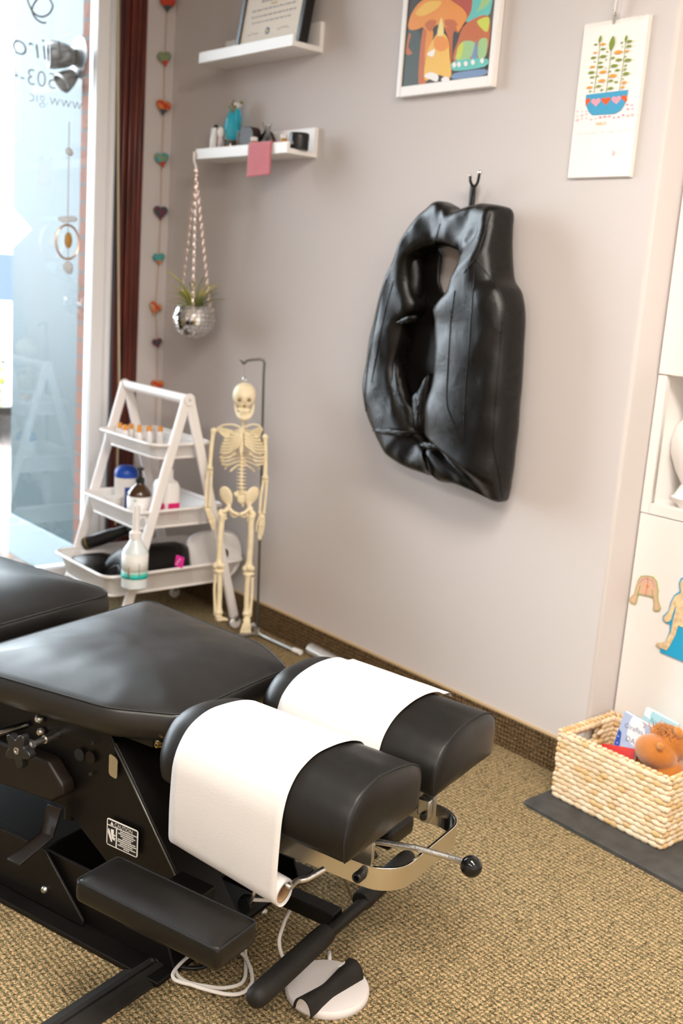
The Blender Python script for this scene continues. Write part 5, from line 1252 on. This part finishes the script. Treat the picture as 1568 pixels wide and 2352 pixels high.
# ------------------------------------------------------------------ white A-frame trolley
TXL, TXR, TY, TZT = -3.535, -3.105, 1.968, .858
TR = thing('rolling_trolley', 'white A-frame metal trolley with three basket trays in the window corner', 'trolley', ((TXL+TXR)/2, TY, 0))
to = -V(TR.location); Lp = lambda x, y, z: V((x, y, z))+to
def leg_y(z): return .243*(TZT-z)/TZT
for x in (TXL, TXR):
    for s_ in (-1, 1):
        a, b_ = Lp(x, TY+s_*.004, TZT+.008), Lp(x, TY+s_*.240, .045); d = (b_-a).normalized(); sdv_ = d.cross(V((1, 0, 0))).normalized()
        rings = []
        for p in (a, b_): rings.append([p+V((ux*.0085, 0, 0))+sdv_*uy*.017 for ux, uy in ((-1, -1), (1, -1), (1, 1), (-1, 1))])
        lg = MB().loft(rings, smooth=False).build('leg', m_whitem, TR, bevel=.004)
        w_ = Lp(x, TY+s_*.246, .022)
        MB().lathe([(0, -.009), (.018, -.009), (.021, -.006), (.021, .006), (.018, .009), (0, .009)], w_, 20, frame((1, 0, 0))).build('caster_wheel', m_whitep, lg)
        MB().box(w_+V((0, 0, .018)), (.024, .02, .022)).build('caster_fork', m_zinc, lg, bevel=.003)
MB().tube([Lp(TXL-.006, TY, TZT), Lp(TXR+.006, TY, TZT)], .0175, 24).build('handle_bar', m_whitem, TR)
for x in (TXL-.009, TXR+.009):
    MB().lathe([(0, -.004), (.020, -.004), (.022, 0), (.020, .004), (0, .004)], Lp(x, TY, TZT), 24, frame((1, 0, 0))).build('handle_cap', m_whitem, TR)
    MB().lathe([(0, 0), (.004, 0), (0, .002)], Lp(x+(.0045 if x > -3.3 else -.0045), TY, TZT), 10, frame((1, 0, 0))).build('screw', m_zinc, TR)
m_mesh = D.materials.new('perforated_white_metal'); m_mesh.use_nodes = True; t = m_mesh.node_tree; b = t.nodes['Principled BSDF']; b.inputs['Roughness'].default_value = .4
tc = nd(t, 'ShaderNodeTexCoord'); mp = nd(t, 'ShaderNodeMapping'); mp.inputs['Rotation'].default_value = (.6, .6, .785); mp.inputs['Scale'].default_value = (230, 230, 230); t.links.new(tc.outputs['Object'], mp.inputs[0])
vo = nd(t, 'ShaderNodeTexVoronoi'); vo.inputs['Randomness'].default_value = 0; vo.inputs['Scale'].default_value = 1; t.links.new(mp.outputs[0], vo.inputs['Vector'])
ls = math_n(t, 'LESS_THAN', vo.outputs['Distance'], .30); b.inputs['Base Color'].default_value = (.84, .81, .79, 1)
t.links.new(math_n(t, 'SUBTRACT', 1.0, ls), b.inputs['Alpha'])
trays = ((.700, .118, .052), (.470, .182, .066), (.255, .285, .078))
for zr, hy, dp in trays:
    x0, x1 = TXL+.016, TXR-.016; cy = TY
    def rr_ring(e, z, r): return [V((p.x, p.y, z))+to for p in round_poly([V((x0+e, cy-hy+e, 0)), V((x1-e, cy-hy+e, 0)), V((x1-e, cy+hy-e, 0)), V((x0+e, cy+hy-e, 0))], r, 6)]
    mb = MB().loft([rr_ring(.0, zr, .05), rr_ring(.012, zr-.012, .045), rr_ring(.028, zr-dp+.006, .04), rr_ring(.032, zr-dp, .04)], False, True)
    tr = mb.build('tray', m_mesh, TR)
    rim_ = rr_ring(-.003, zr+.001, .05)
    MB().tube(rim_, .0055, 8, closed=True).build('tray_rim', m_whitem, tr)
    MB().tube(rr_ring(.028, zr-dp+.002, .04), .004, 6, closed=True).build('tray_base_rim', m_whitem, tr)
# vials with orange caps in the top tray
m_clear = mat('cloudy_plastic', (.82, .80, .80), .2, coat=.4); m_orc = mat('orange_cap', (.75, .30, .03), .4)
for i, (x, y) in enumerate(((-3.475, 1.915), (-3.445, 1.945), (-3.425, 1.910), (-3.405, 1.955), (-3.385, 1.985), (-3.365, 2.02), (-3.37, 1.935))):
    c = V((x, y, .6495))
    t = thing('small_vial', 'small cloudy vial with an orange cap in the top trolley tray', 'vial', c, group='vials in the top trolley tray')
    MB().lathe([(0, 0), (.013, 0), (.0135, .003), (.0135, .050), (.009, .058), (0, .058)], (0, 0, 0), 16).build('vial_body', m_clear, t)
    MB().lathe([(0, .058), (.009, .058), (.009, .074), (.007, .077), (0, .077)], (0, 0, 0), 16).build('vial_cap', m_orc, t)
z2 = .470-.066+.0008
def at2(x, Y): p = PY(x, 1120, Y); return V((p.x, Y, z2))
m_blab = mat('dark_blue_label', (.02, .06, .30), .4); m_blid = mat('blue_lid', (.01, .07, .42), .3); m_ambg = mat('amber_bottle', (.055, .022, .006), .12, coat=.5); m_mag = mat('magenta_label', (.72, .02, .18), .4)
c = at2(289, 1.925); t = thing('wipes_canister', 'white canister with a domed blue lid in the middle trolley tray', 'canister', c)
MB().lathe([(0, 0), (.040, 0), (.042, .004), (.042, .128), (0, .128)], (0, 0, 0), 36).build('canister_body', m_whitep, t)
MB().lathe([(0, .128), (.0435, .128), (.0435, .142), (.040, .156), (.026, .168), (0, .171)], (0, 0, 0), 36).build('canister_lid', m_blid, t)
fc = -V((c.x, c.y, 0)).normalized()
def wrap(parent, name, m, r, z0, z1, a0_, a1_, k=14):
    base = math.atan2(fc.y, fc.x); P_ = [[V((r*math.cos(base+math.radians(a0_+(a1_-a0_)*j/k)), r*math.sin(base+math.radians(a0_+(a1_-a0_)*j/k)), z)) for j in range(k+1)] for z in (z0, z1)]
    o = MB().loft(P_, False, False, closed=False).build(name, m, parent); s_ = o.modifiers.new('thick', 'SOLIDIFY'); s_.thickness = .0006; return o
wrap(t, 'canister_label', m_blab, .0425, .012, .095, -5, 50)
c = at2(321, 1.862); t = thing('pump_bottle', 'amber glass pump bottle with a white label in the middle trolley tray', 'bottle', c)
MB().lathe([(0, 0), (.040, 0), (.042, .005), (.042, .106), (.040, .116), (.030, .130), (.016, .142), (.014, .148), (0, .148)], (0, 0, 0), 36).build('bottle_body', m_ambg, t)
MB().lathe([(0, .148), (.016, .148), (.016, .164), (.006, .168), (.006, .192), (.013, .194), (.013, .200), (0, .201)], (0, 0, 0), 24).tube([V((0, 0, .197)), V((-.02, .015, .197)), V((-.036, .024, .190))], .0045, 8).build('pump_head', m_black, t)
wrap(t, 'bottle_label', m_whitep, .0428, .012, .103, -125, 125, 30)
for dx, z in ((-28, .045), (-30, .068), (-26, .088)): wrap(t, 'label_mark', mat('pale_blue_mark', (.35, .62, .75), .5), .0434, z, z+.008, dx, dx+12, 4)
c = PX(382, 1120, -3.205); c.z = z2; t = thing('white_jug', 'large white plastic bottle with a magenta label in the middle trolley tray', 'bottle', c)
P_ = lambda z, kx, ky: [V((kx*math.copysign(abs(math.cos(a))**.7, math.cos(a)), ky*math.copysign(abs(math.sin(a))**.7, math.sin(a)), z)) for a in [2*math.pi*i/36 for i in range(36)]]
MB().loft([P_(0, .050, .034), P_(.004, .054, .038), P_(.135, .054, .038), P_(.152, .046, .032), P_(.160, .022, .022), P_(.170, .020, .020)]).build('bottle_body', m_whitep, t)
MB().lathe([(0, .168), (.023, .168), (.023, .192), (.02, .196), (0, .196)], (0, 0, 0), 24).build('bottle_cap', m_whitep, t)
MB().box((.018, -.0375, .052), (.068, .003, .062)).build('bottle_label', m_mag, t, bevel=.001)
MB().box((.0545, .0, .052), (.002, .045, .062)).build('bottle_label', m_mag, t, bevel=.0008)
c = at2(262, 1.865); t = thing('dotted_pot', 'low white pot with a dotted band at the left of the middle trolley tray', 'pot', c)
MB().lathe([(0, 0), (.028, 0), (.030, .004), (.030, .05), (0, .05)], (0, 0, 0), 28).build('pot_body', m_whitep, t); MB().lathe([(0, .05), (.031, .05), (.031, .062), (0, .063)], (0, 0, 0), 28).build('pot_lid', m_white, t)
mb = MB()
for k in range(60):
    a = (k % 20)/20*2*math.pi; mb.ell((.0302*math.cos(a+.15*(k//20)), .0302*math.sin(a+.15*(k//20)), .018+.009*(k//20)), .0014, None, 6, 4)
mb.build('dots', mat('grey_pink_dot', (.5, .40, .40), .6), t)
for px, py, col, lab in ((340, 1190, (.75, .28, .24), 'coral rolled band in the middle trolley tray, behind the front leg'), (362, 1182, (.80, .42, .14), 'orange rolled band in the middle trolley tray beside the coral one')):
    c = PX(px, py, -3.275-.04*(px < 360)); c.z = z2+.0205; t = MB(); dd = V((.4, .9, 0)).normalized(); t.lathe([(.006, -.03), (.019, -.03), (.020, -.028), (.020, .028), (.019, .03), (.006, .03), (.006, -.03)], (0, 0, 0), 24, frame(dd), cap0=False, cap1=False)
    o = t.build('rolled_band', mat('latex_band', col, .6)); o.location = c; tag(o, lab, 'band')
# bottom tray
z3 = .255-.078+.0008
c = PZ(235, 1296, z3+.035); c = V((-3.415, 1.79, z3)); t = thing('black_pad', 'flat black padded pillow lying at the left of the bottom trolley tray', 'pad', c)
rp_ = lambda e, z: [V((p.x, p.y, z)) for p in round_poly([V((-.085+e, -.062+e, 0)), V((.062-e, -.062+e, 0)), V((.062-e, .10-e, 0)), V((-.085+e, .10-e, 0))], .035, 6)]
MB().loft([rp_(.02, 0), rp_(.004, .010), rp_(0, .032), rp_(.004, .056), rp_(.03, .068), rp_(.06, .072)]).build('pad_body', m_leather, t)
MB().tube(rp_(-.001, .024), .002, 6, closed=True).build('pad_seam', m_seam, t)
a = PY(194, 1250, 1.81); b_ = PY(300, 1214, 1.93); dd = (b_-a).normalized(); c = (a+b_)/2
t = thing('massage_gun', 'black cylindrical massage gun lying across the black pad', 'massage gun', c); R = frame(dd); Lh = (b_-a).length
MB().lathe([(0, -Lh/2), (.023, -Lh/2), (.025, -Lh/2+.004), (.025, Lh*.12), (.021, Lh*.2), (.021, Lh/2), (0, Lh/2)], (0, 0, 0), 24, R).build('grip', m_black, t)
MB().lathe([(.0252, -.004), (.0258, -.004), (.0258, .004), (.0252, .004)], -dd*(Lh/2-.014), 24, R, cap0=False, cap1=False).build('end_band', mat('bronze_band', (.25, .18, .07), .4, .6), t)
MB().ell(dd*(Lh/2+.012)+V((0, 0, .012)), (.032, .030, .036), None, 20, 14).build('head', mat('grey_head_plastic', (.16, .17, .19), .4), t)
# black contoured support with a pink tag
c = V((-3.265, 1.90, z3)); t = thing('neck_support', 'black contoured cushion with a bright pink tag in the bottom trolley tray', 'cushion', c)
sec = [(-.085, .0), (-.06, .085), (.0, .135), (.06, .140), (.10, .10), (.108, .05), (.095, .0)]
S_ = smooth_path([V((x, 0, z)) for x, z in sec], 40); rings = []
vd = V((c.y, -c.x, 0)).normalized()
for k, (y, s_) in enumerate(((-.10, .55), (-.095, .8), (-.07, .98), (-.02, 1), (.06, 1.02), (.13, 1.0), (.17, .9), (.185, .65))):
    rings.append([V((p.x*s_, y-.03*math.sin(p.z*20)*s_, p.z*s_+.001)) for p in S_])
MB().loft(rings).build('cushion_body', m_inner, t, auto=False)
tg = PY(409, 1287, 1.815)-c
MB().prism([tg+V(q) for q in ((-.016, 0, -.022), (.010, .012, -.026), (.018, .012, .012), (-.008, 0, .016))], (0, -1, 0), .003).build('tag', mat('bright_pink_tag', (.85, .03, .38), .5), t)
mb = MB(); 
for i in range(3): mb.box(tg+V((-.003+.004*i, -.0035+.003*i, -.012+.008*i)), (.010, .001, .003))
mb.build('tag_print', m_whitep, t)
# white tub with an oval grip hole
tv = ray(495, 1290); tv.z = 0; tv.normalize(); TO_ = tv*3.86
zp_ = lambda x, y: PN(x, y, TO_, -tv)
c = zp_(495, 1325); c.z = z3; t = thing('white_tub', 'white plastic tub with an oval grip hole at the back of the bottom trolley tray', 'tub', c)
zp = lambda x, y: zp_(x, y)-c
out_ = smooth_path([zp(432, 1335), zp(428, 1262), zp(440, 1234), zp(480, 1224), zp(530, 1226), zp(551, 1248), zp(553, 1285), zp(535, 1320), zp(490, 1338)], 60, True)
out_ = [V((p.x, p.y, max(p.z, .0005))) for p in out_]
hc_ = zp(518, 1272); tr_ = V((tv.y, -tv.x, 0)); hol = [hc_+tr_*(.0125*math.cos(a))+V((0, 0, .021*math.sin(a))) for a in [2*math.pi*i/28 for i in range(28)]]
MB().prism(out_, tv, .045).build('tub_body', m_whitep, t, bevel=.010, bseg=3)
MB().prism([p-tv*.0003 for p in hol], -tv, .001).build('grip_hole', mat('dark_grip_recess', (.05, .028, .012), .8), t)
MB().tube(hol, .0022, 8, closed=True).build('grip_rim', m_whitep, t)
# spray bottle hooked on the middle tray
yb_ = 1.742; bc = PY(308, 1348, yb_); top_ = PY(312, 1160, yb_); hb = top_.z-bc.z; wr_ = .043
t = thing('spray_bottle', 'clear spray bottle with a teal label hooked on the front rim of the trolley', 'bottle', bc)
MB().lathe([(0, 0), (.038, 0), (wr_, .004), (wr_, .118), (.040, .130), (.026, .150), (.020, .162), (.018, .170), (0, .170)], (0, 0, 0), 36).build('bottle_body', mat('milky_plastic', (.74, .80, .82), .2, coat=.4), t)
fc = -V((bc.x, bc.y, 0)).normalized()
wrap(t, 'label', mat('white_label', (.80, .80, .76), .5), wr_+.0006, .052, .120, -100, 100, 26); wrap(t, 'label_band', mat('teal_label', (.02, .52, .45), .4), wr_+.0010, .036, .052, -100, 100, 26); wrap(t, 'label_band', mat('pale_teal_label', (.42, .68, .60), .4), wr_+.0009, .050, .060, -100, 100, 26)
wrap(t, 'label_text', mat('label_text_brown', (.38, .22, .18), .5), wr_+.0014, .04, .078, -30, -22, 4); wrap(t, 'label_text', mat('label_text_dark', (.2, .26, .26), .5), wr_+.0014, .045, .09, 18, 21, 3)
MB().lathe([(0, .168), (.021, .168), (.021, .188), (.013, .194), (.012, .215), (.011, hb), (0, hb+.002)], (0, 0, 0), 24).build('spray_head', m_whitep, t)
MB().tube([V((0, 0, .22)), V((-.008, .022, .236)), V((-.010, .040, .232)), V((-.010, .044, .212))], .005, 8).build('trigger', m_whitep, t)

# ------------------------------------------------------------------ skeleton model and its stand
k4 = 320/1017
vdir = ray(562, 1200); vdir.z = 0; vdir.normalize(); nS = -vdir; rS = V((vdir.y, -vdir.x, 0)); UP = V((0, 0, 1))
pole_b = PZ(590, 1461, 0); pole_b.z = 0
PO = V((pole_b.x, pole_b.y, 0)); SO = V((0, 0, 0))+vdir*3.665
def sk(x, y, d=0.0): return PN(400+x*k4, 800+y*k4, SO+nS*d, nS)
ST = thing('skeleton_stand', 'thin steel stand with a bent top hook behind the skeleton model', 'stand', PO)
sl = lambda x, y: PN(x, y, PO, nS)-PO
MB().tube(smooth_path([V((0, 0, .012)), sl(592, 1400), sl(600, 1100), sl(605, 860)], 12)+[sl(607, 834), sl(604, 827), sl(596, 825), sl(575, 827), sl(566, 829), sl(560, 836)], .0048, 10).build('pole', m_dsteel, ST)
MB().tube([sl(560, 836), sl(556, 828), sl(552, 824)], .0055, 8).build('hook', m_chrome, ST)
ends = [PZ(686, 1498, .012)-PO, V((-.075, .035, .012)), V((-.02, -.20, .012))]
ends[0].z = .012
for e in ends:
    MB().tube([V((0, 0, .012)), e*.99, e], .0065, 8).build('base_leg', m_zinc, ST)
    MB().tube([e*.88+V((0, 0, .0015)), e*1.04+V((0, 0, .0015))], .0095, 10).build('foot_cap', m_whitep, ST)
MB().lathe([(0, .004), (.014, .004), (.014, .03), (.006, .034), (0, .034)], (0, 0, 0), 16).build('socket', m_zinc, ST)
SK0 = sk(512, 2090); SK = thing('skeleton_model', 'small cream anatomical skeleton model hanging from the steel stand', 'skeleton', SK0)
s = lambda x, y, d=0.0: sk(x, y, d)-SK0
U = (sk(600, 600)-sk(500, 600)).length/100       # metres per traced unit
RS = Matrix((rS, nS, UP)).transposed()             # local x = right in view, y = to the viewer, z = up
def skull_fn(d):
    k = 1.0
    for ex in (-.36, .40):
        q = (d-V((ex, .83, -.22)).normalized()).length; k -= .17*math.exp(-(q/.17)**2)
    q = (d-V((.04, .86, -.56)).normalized()).length; k -= .13*math.exp(-(q/.10)**2)
    for ex in (-.62, .66):
        q = (d-V((ex, .68, -.50)).normalized()).length; k += .05*math.exp(-(q/.2)**2)
    q = (d-V((.03, .9, -.10)).normalized()).length; k += .02*math.exp(-(q/.3)**2)
    if d.z < -.45: 
        t_ = (-.45-d.z)/.55; return V((d.x*k*(1-.34*t_), d.y*k*(1-.05*t_)+.18*t_*(1 if d.y > 0 else .3), d.z*k))
    return d*k
hd = s(512, 345, .0)
sku = MB().ell(hd, (86*U, 104*U, 96*U), RS, 64, 48, 0, skull_fn).build('skull', m_bone, SK, auto=False)
mb = MB()
for ex in (-33, 33): mb.ell(s(512+ex, 378, 86*U), (17*U, 6*U, 13*U), RS, 16, 10)
mb.ell(s(512, 421, 86*U), (9*U, 8*U, 12*U), RS, 12, 8); mb.build('eye_and_nose_cavities', m_boned, sku)
rows = MB()
for k in range(9):
    a = (k-4)/4*.9; rows.box(s(510+38*math.sin(a), 462, (70+26*math.cos(a))*U), (7*U, 6*U, 11*U), RS); rows.box(s(510+36*math.sin(a), 476, (66+26*math.cos(a))*U), (7*U, 6*U, 11*U), RS)
rows.build('teeth', m_bone, sku)
MB().ell(s(510, 448, 50*U), (48*U, 44*U, 18*U), RS, 24, 12).build('upper_jaw', m_bone, sku)
jw = [s(446, 400, 0), s(453, 450, 14*U), s(470, 490, 50*U), s(492, 508, 80*U), s(512, 511, 86*U), s(532, 508, 80*U), s(555, 489, 50*U), s(572, 450, 14*U), s(578, 400, 0)]
MB().tube(smooth_path(jw, 36), [8*U+10*U*math.sin(math.pi*i/35) for i in range(36)], 10).ell(s(511, 484, 52*U), (46*U, 40*U, 30*U), RS, 20, 12).build('lower_jaw', m_bone, sku, auto=False)
MB().tube([s(512, 262), s(512, 236)], 2.2*U*2, 8).tube([s(512, 236)+V((0, 0, .006))+RS @ V((.006*math.cos(a), 0, .009*math.sin(a))) for a in [2*math.pi*i/14 for i in range(14)]], .0013, 6, closed=True).tube([s(512, 212), s(511, 190), s(508, 120)], .0014, 6).build('hanging_eye', m_chrome, SK)
# spine
mb = MB(); sp = smooth_path([s(508, 515, -20*U), s(505, 560, -12*U), s(500, 640, -45*U), s(496, 740, -55*U), s(493, 850, -35*U), s(490, 960, -8*U), s(492, 1060, -15*U)], 26)
for i, p in enumerate(sp):
    r = (13+13*i/25)*U; mb.ell(p, (r, r*.8, 9*U), RS, 14, 8)
    mb.ell(p-nS*r*1.1, (r*.35, r*.9, 5*U), RS, 8, 6)
    if i > 4: mb.ell(p-nS*r*.6, (r*1.75, r*.3, 4.5*U), RS, 10, 6)
mb.tube(sp, 8*U, 8); mb.ell(s(492, 1095, -20*U), (36*U, 16*U, 42*U), RS, 16, 10); mb.ell(s(500, 1140, -32*U), (9*U, 8*U, 22*U), RS, 10, 8)
mb.build('spine', m_bone, SK, auto=False)
# ribs
for i in range(12):
    y0 = 585+i*23; hw = (78, 112, 132, 144, 152, 157, 160, 160, 156, 148, 125, 92)[i]; dpz = (40, 62, 76, 86, 92, 96, 98, 98, 92, 84, 70, 50)[i]
    for s_ in (-1, 1):
        cx = 497; pts = []
        amax = 1.0 if i < 7 else (.92, .86, .80, .55, .40)[i-7]
        for k in range(22):
            a = math.pi*(k/21)*amax; x = cx+s_*hw*math.sin(a)**.85*(1 if a < 2 else 1); dd = (-58+ -dpz*.35*math.sin(a*2)*.0 + (dpz+48)*(1-math.cos(a))/2)*U
            yy = y0+30*math.sin(a*.9)+ (20*(k/21) if i < 7 else 34*(k/21))
            if i < 10 and k/21*amax > .82: x = cx+s_*max(16, hw*math.sin(a)**.85); yy -= (k/21*amax-.82)*(90+i*34)
            pts.append(s(x, yy, dd))
        MB().tube(smooth_path(pts, 34), 7.4*U, 7, flat=1.0).build('rib', m_bone, SK)
MB().loft([[s(490+x, y, 58*U+e) for x in (-w_, w_) for e in ((0, 6*U) if x < 0 else (6*U, 0))] for y, w_ in ((578, 20), (610, 17), (625, 11), (700, 13), (745, 14), (765, 8), (790, 4))]).build('breastbone', m_bone, SK, bevel=.001)
for s_ in (-1, 1):
    x_ = (310 if s_ < 0 else 640)
    MB().tube(smooth_path([s(497+s_*18, 575, 55*U), s(497+s_*70, 556, 50*U), s((497+x_)/2+s_*45, 562, 25*U), s(x_, 585, 0)], 20), 6.5*U, 8).build('collar_bone', m_bone, SK)
    q = [s(x_+s_*10, 590, -20*U), s(x_-s_*20, 575, -55*U), s(497+s_*62, 600, -88*U), s(497+s_*72, 680, -95*U), s(497+s_*90, 730, -92*U), s(497+s_*118, 660, -75*U)]
    MB().prism(q, -nS, 5*U).build('shoulder_blade', m_bone, SK, bevel=.0012)
# pelvis
mb = MB()
for s_, cx in ((-1, 372), (1, 572)):
    rot = RS @ Matrix.Rotation(s_*.35, 3, 'Y') @ Matrix.Rotation(-s_*.55, 3, 'Z')
    mb.ell(s(cx+ (8 if s_ < 0 else -6), 1078, -8*U), (54*U, 16*U, 76*U), rot, 24, 14, 0, lambda d: V((d.x*(1+.15*d.z), d.y-.35*(1-d.x*d.x)*0, d.z)))
    c0_ = 474; mb.tube(smooth_path([s(cx+s_*-20, 1120, -10*U), s(c0_+s_*72, 1165, 0), s(c0_+s_*45, 1196, 18*U), s(c0_+s_*4, 1212, 30*U)], 16), [17*U, 16*U, 15*U]+[13*U]*10+[12*U]*3, 10)
    mb.tube(smooth_path([s(c0_+s_*70, 1165, -5*U), s(c0_+s_*62, 1208, -12*U), s(c0_+s_*36, 1232, 0), s(c0_+s_*6, 1216, 26*U)], 14), 8*U, 8)
    mb.tube(smooth_path([s(c0_+s_*58, 1062, -28*U), s(c0_+s_*68, 1110, -18*U), s(c0_+s_*70, 1160, 0)], 10), 12*U, 8)
    mb.ell(s(c0_+s_*84, 1172, -2*U), (20*U, 18*U, 20*U), RS, 14, 10)
mb.tube(smooth_path([s(440, 1070, -30*U), s(492, 1052, -32*U), s(545, 1072, -30*U)], 10), 20*U, 8)
mb.build('pelvis', m_bone, SK, auto=False)
def bone(path, r_end, r_mid, n=18, seg=10):
    P_ = smooth_path(path, n); rs = []
    for i in range(n):
        t_ = abs(i/(n-1)-.5)*2; rs.append((r_mid+(r_end-r_mid)*max(0, (t_-.62)/.38)**1.5)*U)
    return P_, rs
def arm(name, pts, hand, s_):
    sh_, el, wr = pts; mb = MB()
    P_, rs = bone([s(*sh_), s((sh_[0]+el[0])/2+s_*3, (sh_[1]+el[1])/2, 0), s(*el)], 24, 15); mb.tube(P_, rs, 10); mb.ell(s(sh_[0]-s_*2, sh_[1]+4, 0), 21*U, None, 14, 10); mb.ell(s(*el), (26*U, 17*U, 19*U), RS, 14, 10)
    for dx, e in ((-15, 0), (13, 6*U)):
        P_, rs = bone([s(el[0]+dx*.8, el[1]+18, e), s((el[0]+wr[0])/2+dx*1.25, (el[1]+wr[1])/2, e), s(wr[0]+dx, wr[1], e)], 15, 10.5); mb.tube(P_, rs, 8)
    mb.ell(s(wr[0], wr[1]+16, 0), (24*U, 14*U, 17*U), RS, 12, 8)
    a_ = mb.build(name, m_bone, SK, auto=False)
    hb_ = MB(); hx, hy = hand; dx, dy = hx-wr[0], hy-wr[1]
    for k in range(5):
        f = (k-2)/2; l = (1.0, .96, 1.02, .98, .82)[k] if k else .62
        b0 = (wr[0]+f*16, wr[1]+26); m0 = (wr[0]+dx*.42*l+f*22, wr[1]+dy*.42*l+14); m1 = (wr[0]+dx*.72*l+f*22, wr[1]+dy*.72*l+6); e_ = (wr[0]+dx*l+f*17, wr[1]+dy*l)
        if k == 0: m0 = (wr[0]-s_*34+dx*.2, wr[1]+dy*.42); m1 = (wr[0]-s_*36+dx*.3, wr[1]+dy*.55); e_ = (wr[0]-s_*34+dx*.4, wr[1]+dy*.68); b0 = (wr[0]-s_*18, wr[1]+24)
        for A_2, B_2, r in ((b0, m0, 6), (m0, m1, 5.2), (m1, e_, 4.4)):
            P_, rs = bone([s(*A_2, 8*U+k*3*U), s((A_2[0]+B_2[0])/2, (A_2[1]+B_2[1])/2, 10*U+k*3*U), s(*B_2, 8*U+k*3*U)], r*1.7, r*1.1, 8); hb_.tube(P_, rs, 7)
    hb_.build('hand', m_bone, a_, auto=False)
arm('arm', ((287, 596), (260, 878), (244, 1160)), (290, 1325), -1)
arm('arm', ((664, 642), (664, 945), (640, 1206)), (622, 1395), 1)
def leg(pts, foot, s_):
    hp_, kn, an = pts; mb = MB()
    P_, rs = bone([s(hp_[0], hp_[1]+12), s((hp_[0]+kn[0])/2+s_*5, (hp_[1]+kn[1])/2, 8*U), s(kn[0], kn[1]-22)], 36, 22); mb.tube(P_, rs, 12)
    mb.tube([s(474+s_*86, 1174, 0), s((474+s_*86+hp_[0])/2, 1186), s(hp_[0], hp_[1])], [17*U, 15*U, 22*U], 10); mb.ell(s(hp_[0]+s_*10, hp_[1]+6), (26*U, 22*U, 30*U), RS, 12, 8); mb.ell(s(hp_[0]-s_*22, hp_[1]+46), (14*U, 12*U, 14*U), RS, 10, 8)
    for dx in (-22, 20): mb.ell(s(kn[0]+dx, kn[1]-14, 4*U), (26*U, 28*U, 26*U), RS, 14, 10)
    f_ = mb.build('thigh_bone', m_bone, SK, auto=False)
    MB().ell(s(kn[0]+2, kn[1]-18, 36*U), (20*U, 9*U, 20*U), RS, 14, 10).build('knee_cap', m_bone, f_)
    mb = MB(); P_, rs = bone([s(kn[0]-s_*4, kn[1]+24), s((kn[0]+an[0])/2-s_*8, (kn[1]+an[1])/2), s(an[0]-s_*5, an[1])], 36, 20); mb.tube(P_, rs, 12); mb.ell(s(kn[0], kn[1]+22), (46*U, 32*U, 15*U), RS, 16, 8)
    P_, rs = bone([s(kn[0]+s_*26, kn[1]+50, -12*U), s((kn[0]+an[0])/2+s_*30, (kn[1]+an[1])/2, -12*U), s(an[0]+s_*20, an[1]+12, -6*U)], 16, 11); mb.tube(P_, rs, 8); mb.ell(s(an[0], an[1]+12), (32*U, 24*U, 20*U), RS, 14, 8)
    mb.build('shin_bones', m_bone, SK, auto=False)
    mb = MB(); ax, ay = an; fx, fy = foot
    mb.ell(s(ax, ay+38, -30*U), (24*U, 40*U, 26*U), RS, 14, 10); mb.ell(s((ax*2+fx)/3, ay+44, 20*U), (30*U, 44*U, 22*U), RS, 14, 10)
    for k in range(5):
        f = (k-2)/2; e = (fx+f*32, fy-6); m_ = ((ax+fx)/2+f*24, (ay+fy)/2+30)
        P_, rs = bone([s(ax+f*14, ay+44, 40*U), s(m_[0], m_[1]-20, 90*U), s(*e, 150*U)], 8.5 if k != (2-2*s_ if False else 2) else 9, 6, 10); mb.tube(P_, rs, 7)
        mb.ell(s(e[0], e[1]+3, 166*U), (8*U, 18*U, 7*U), RS, 8, 6)
    mb.build('foot', m_bone, SK, auto=False)
leg(((352, 1195), (327, 1600), (320, 1930)), (352, 1985), -1)
leg(((562, 1206), (543, 1622), (533, 1940)), (520, 2075), 1)
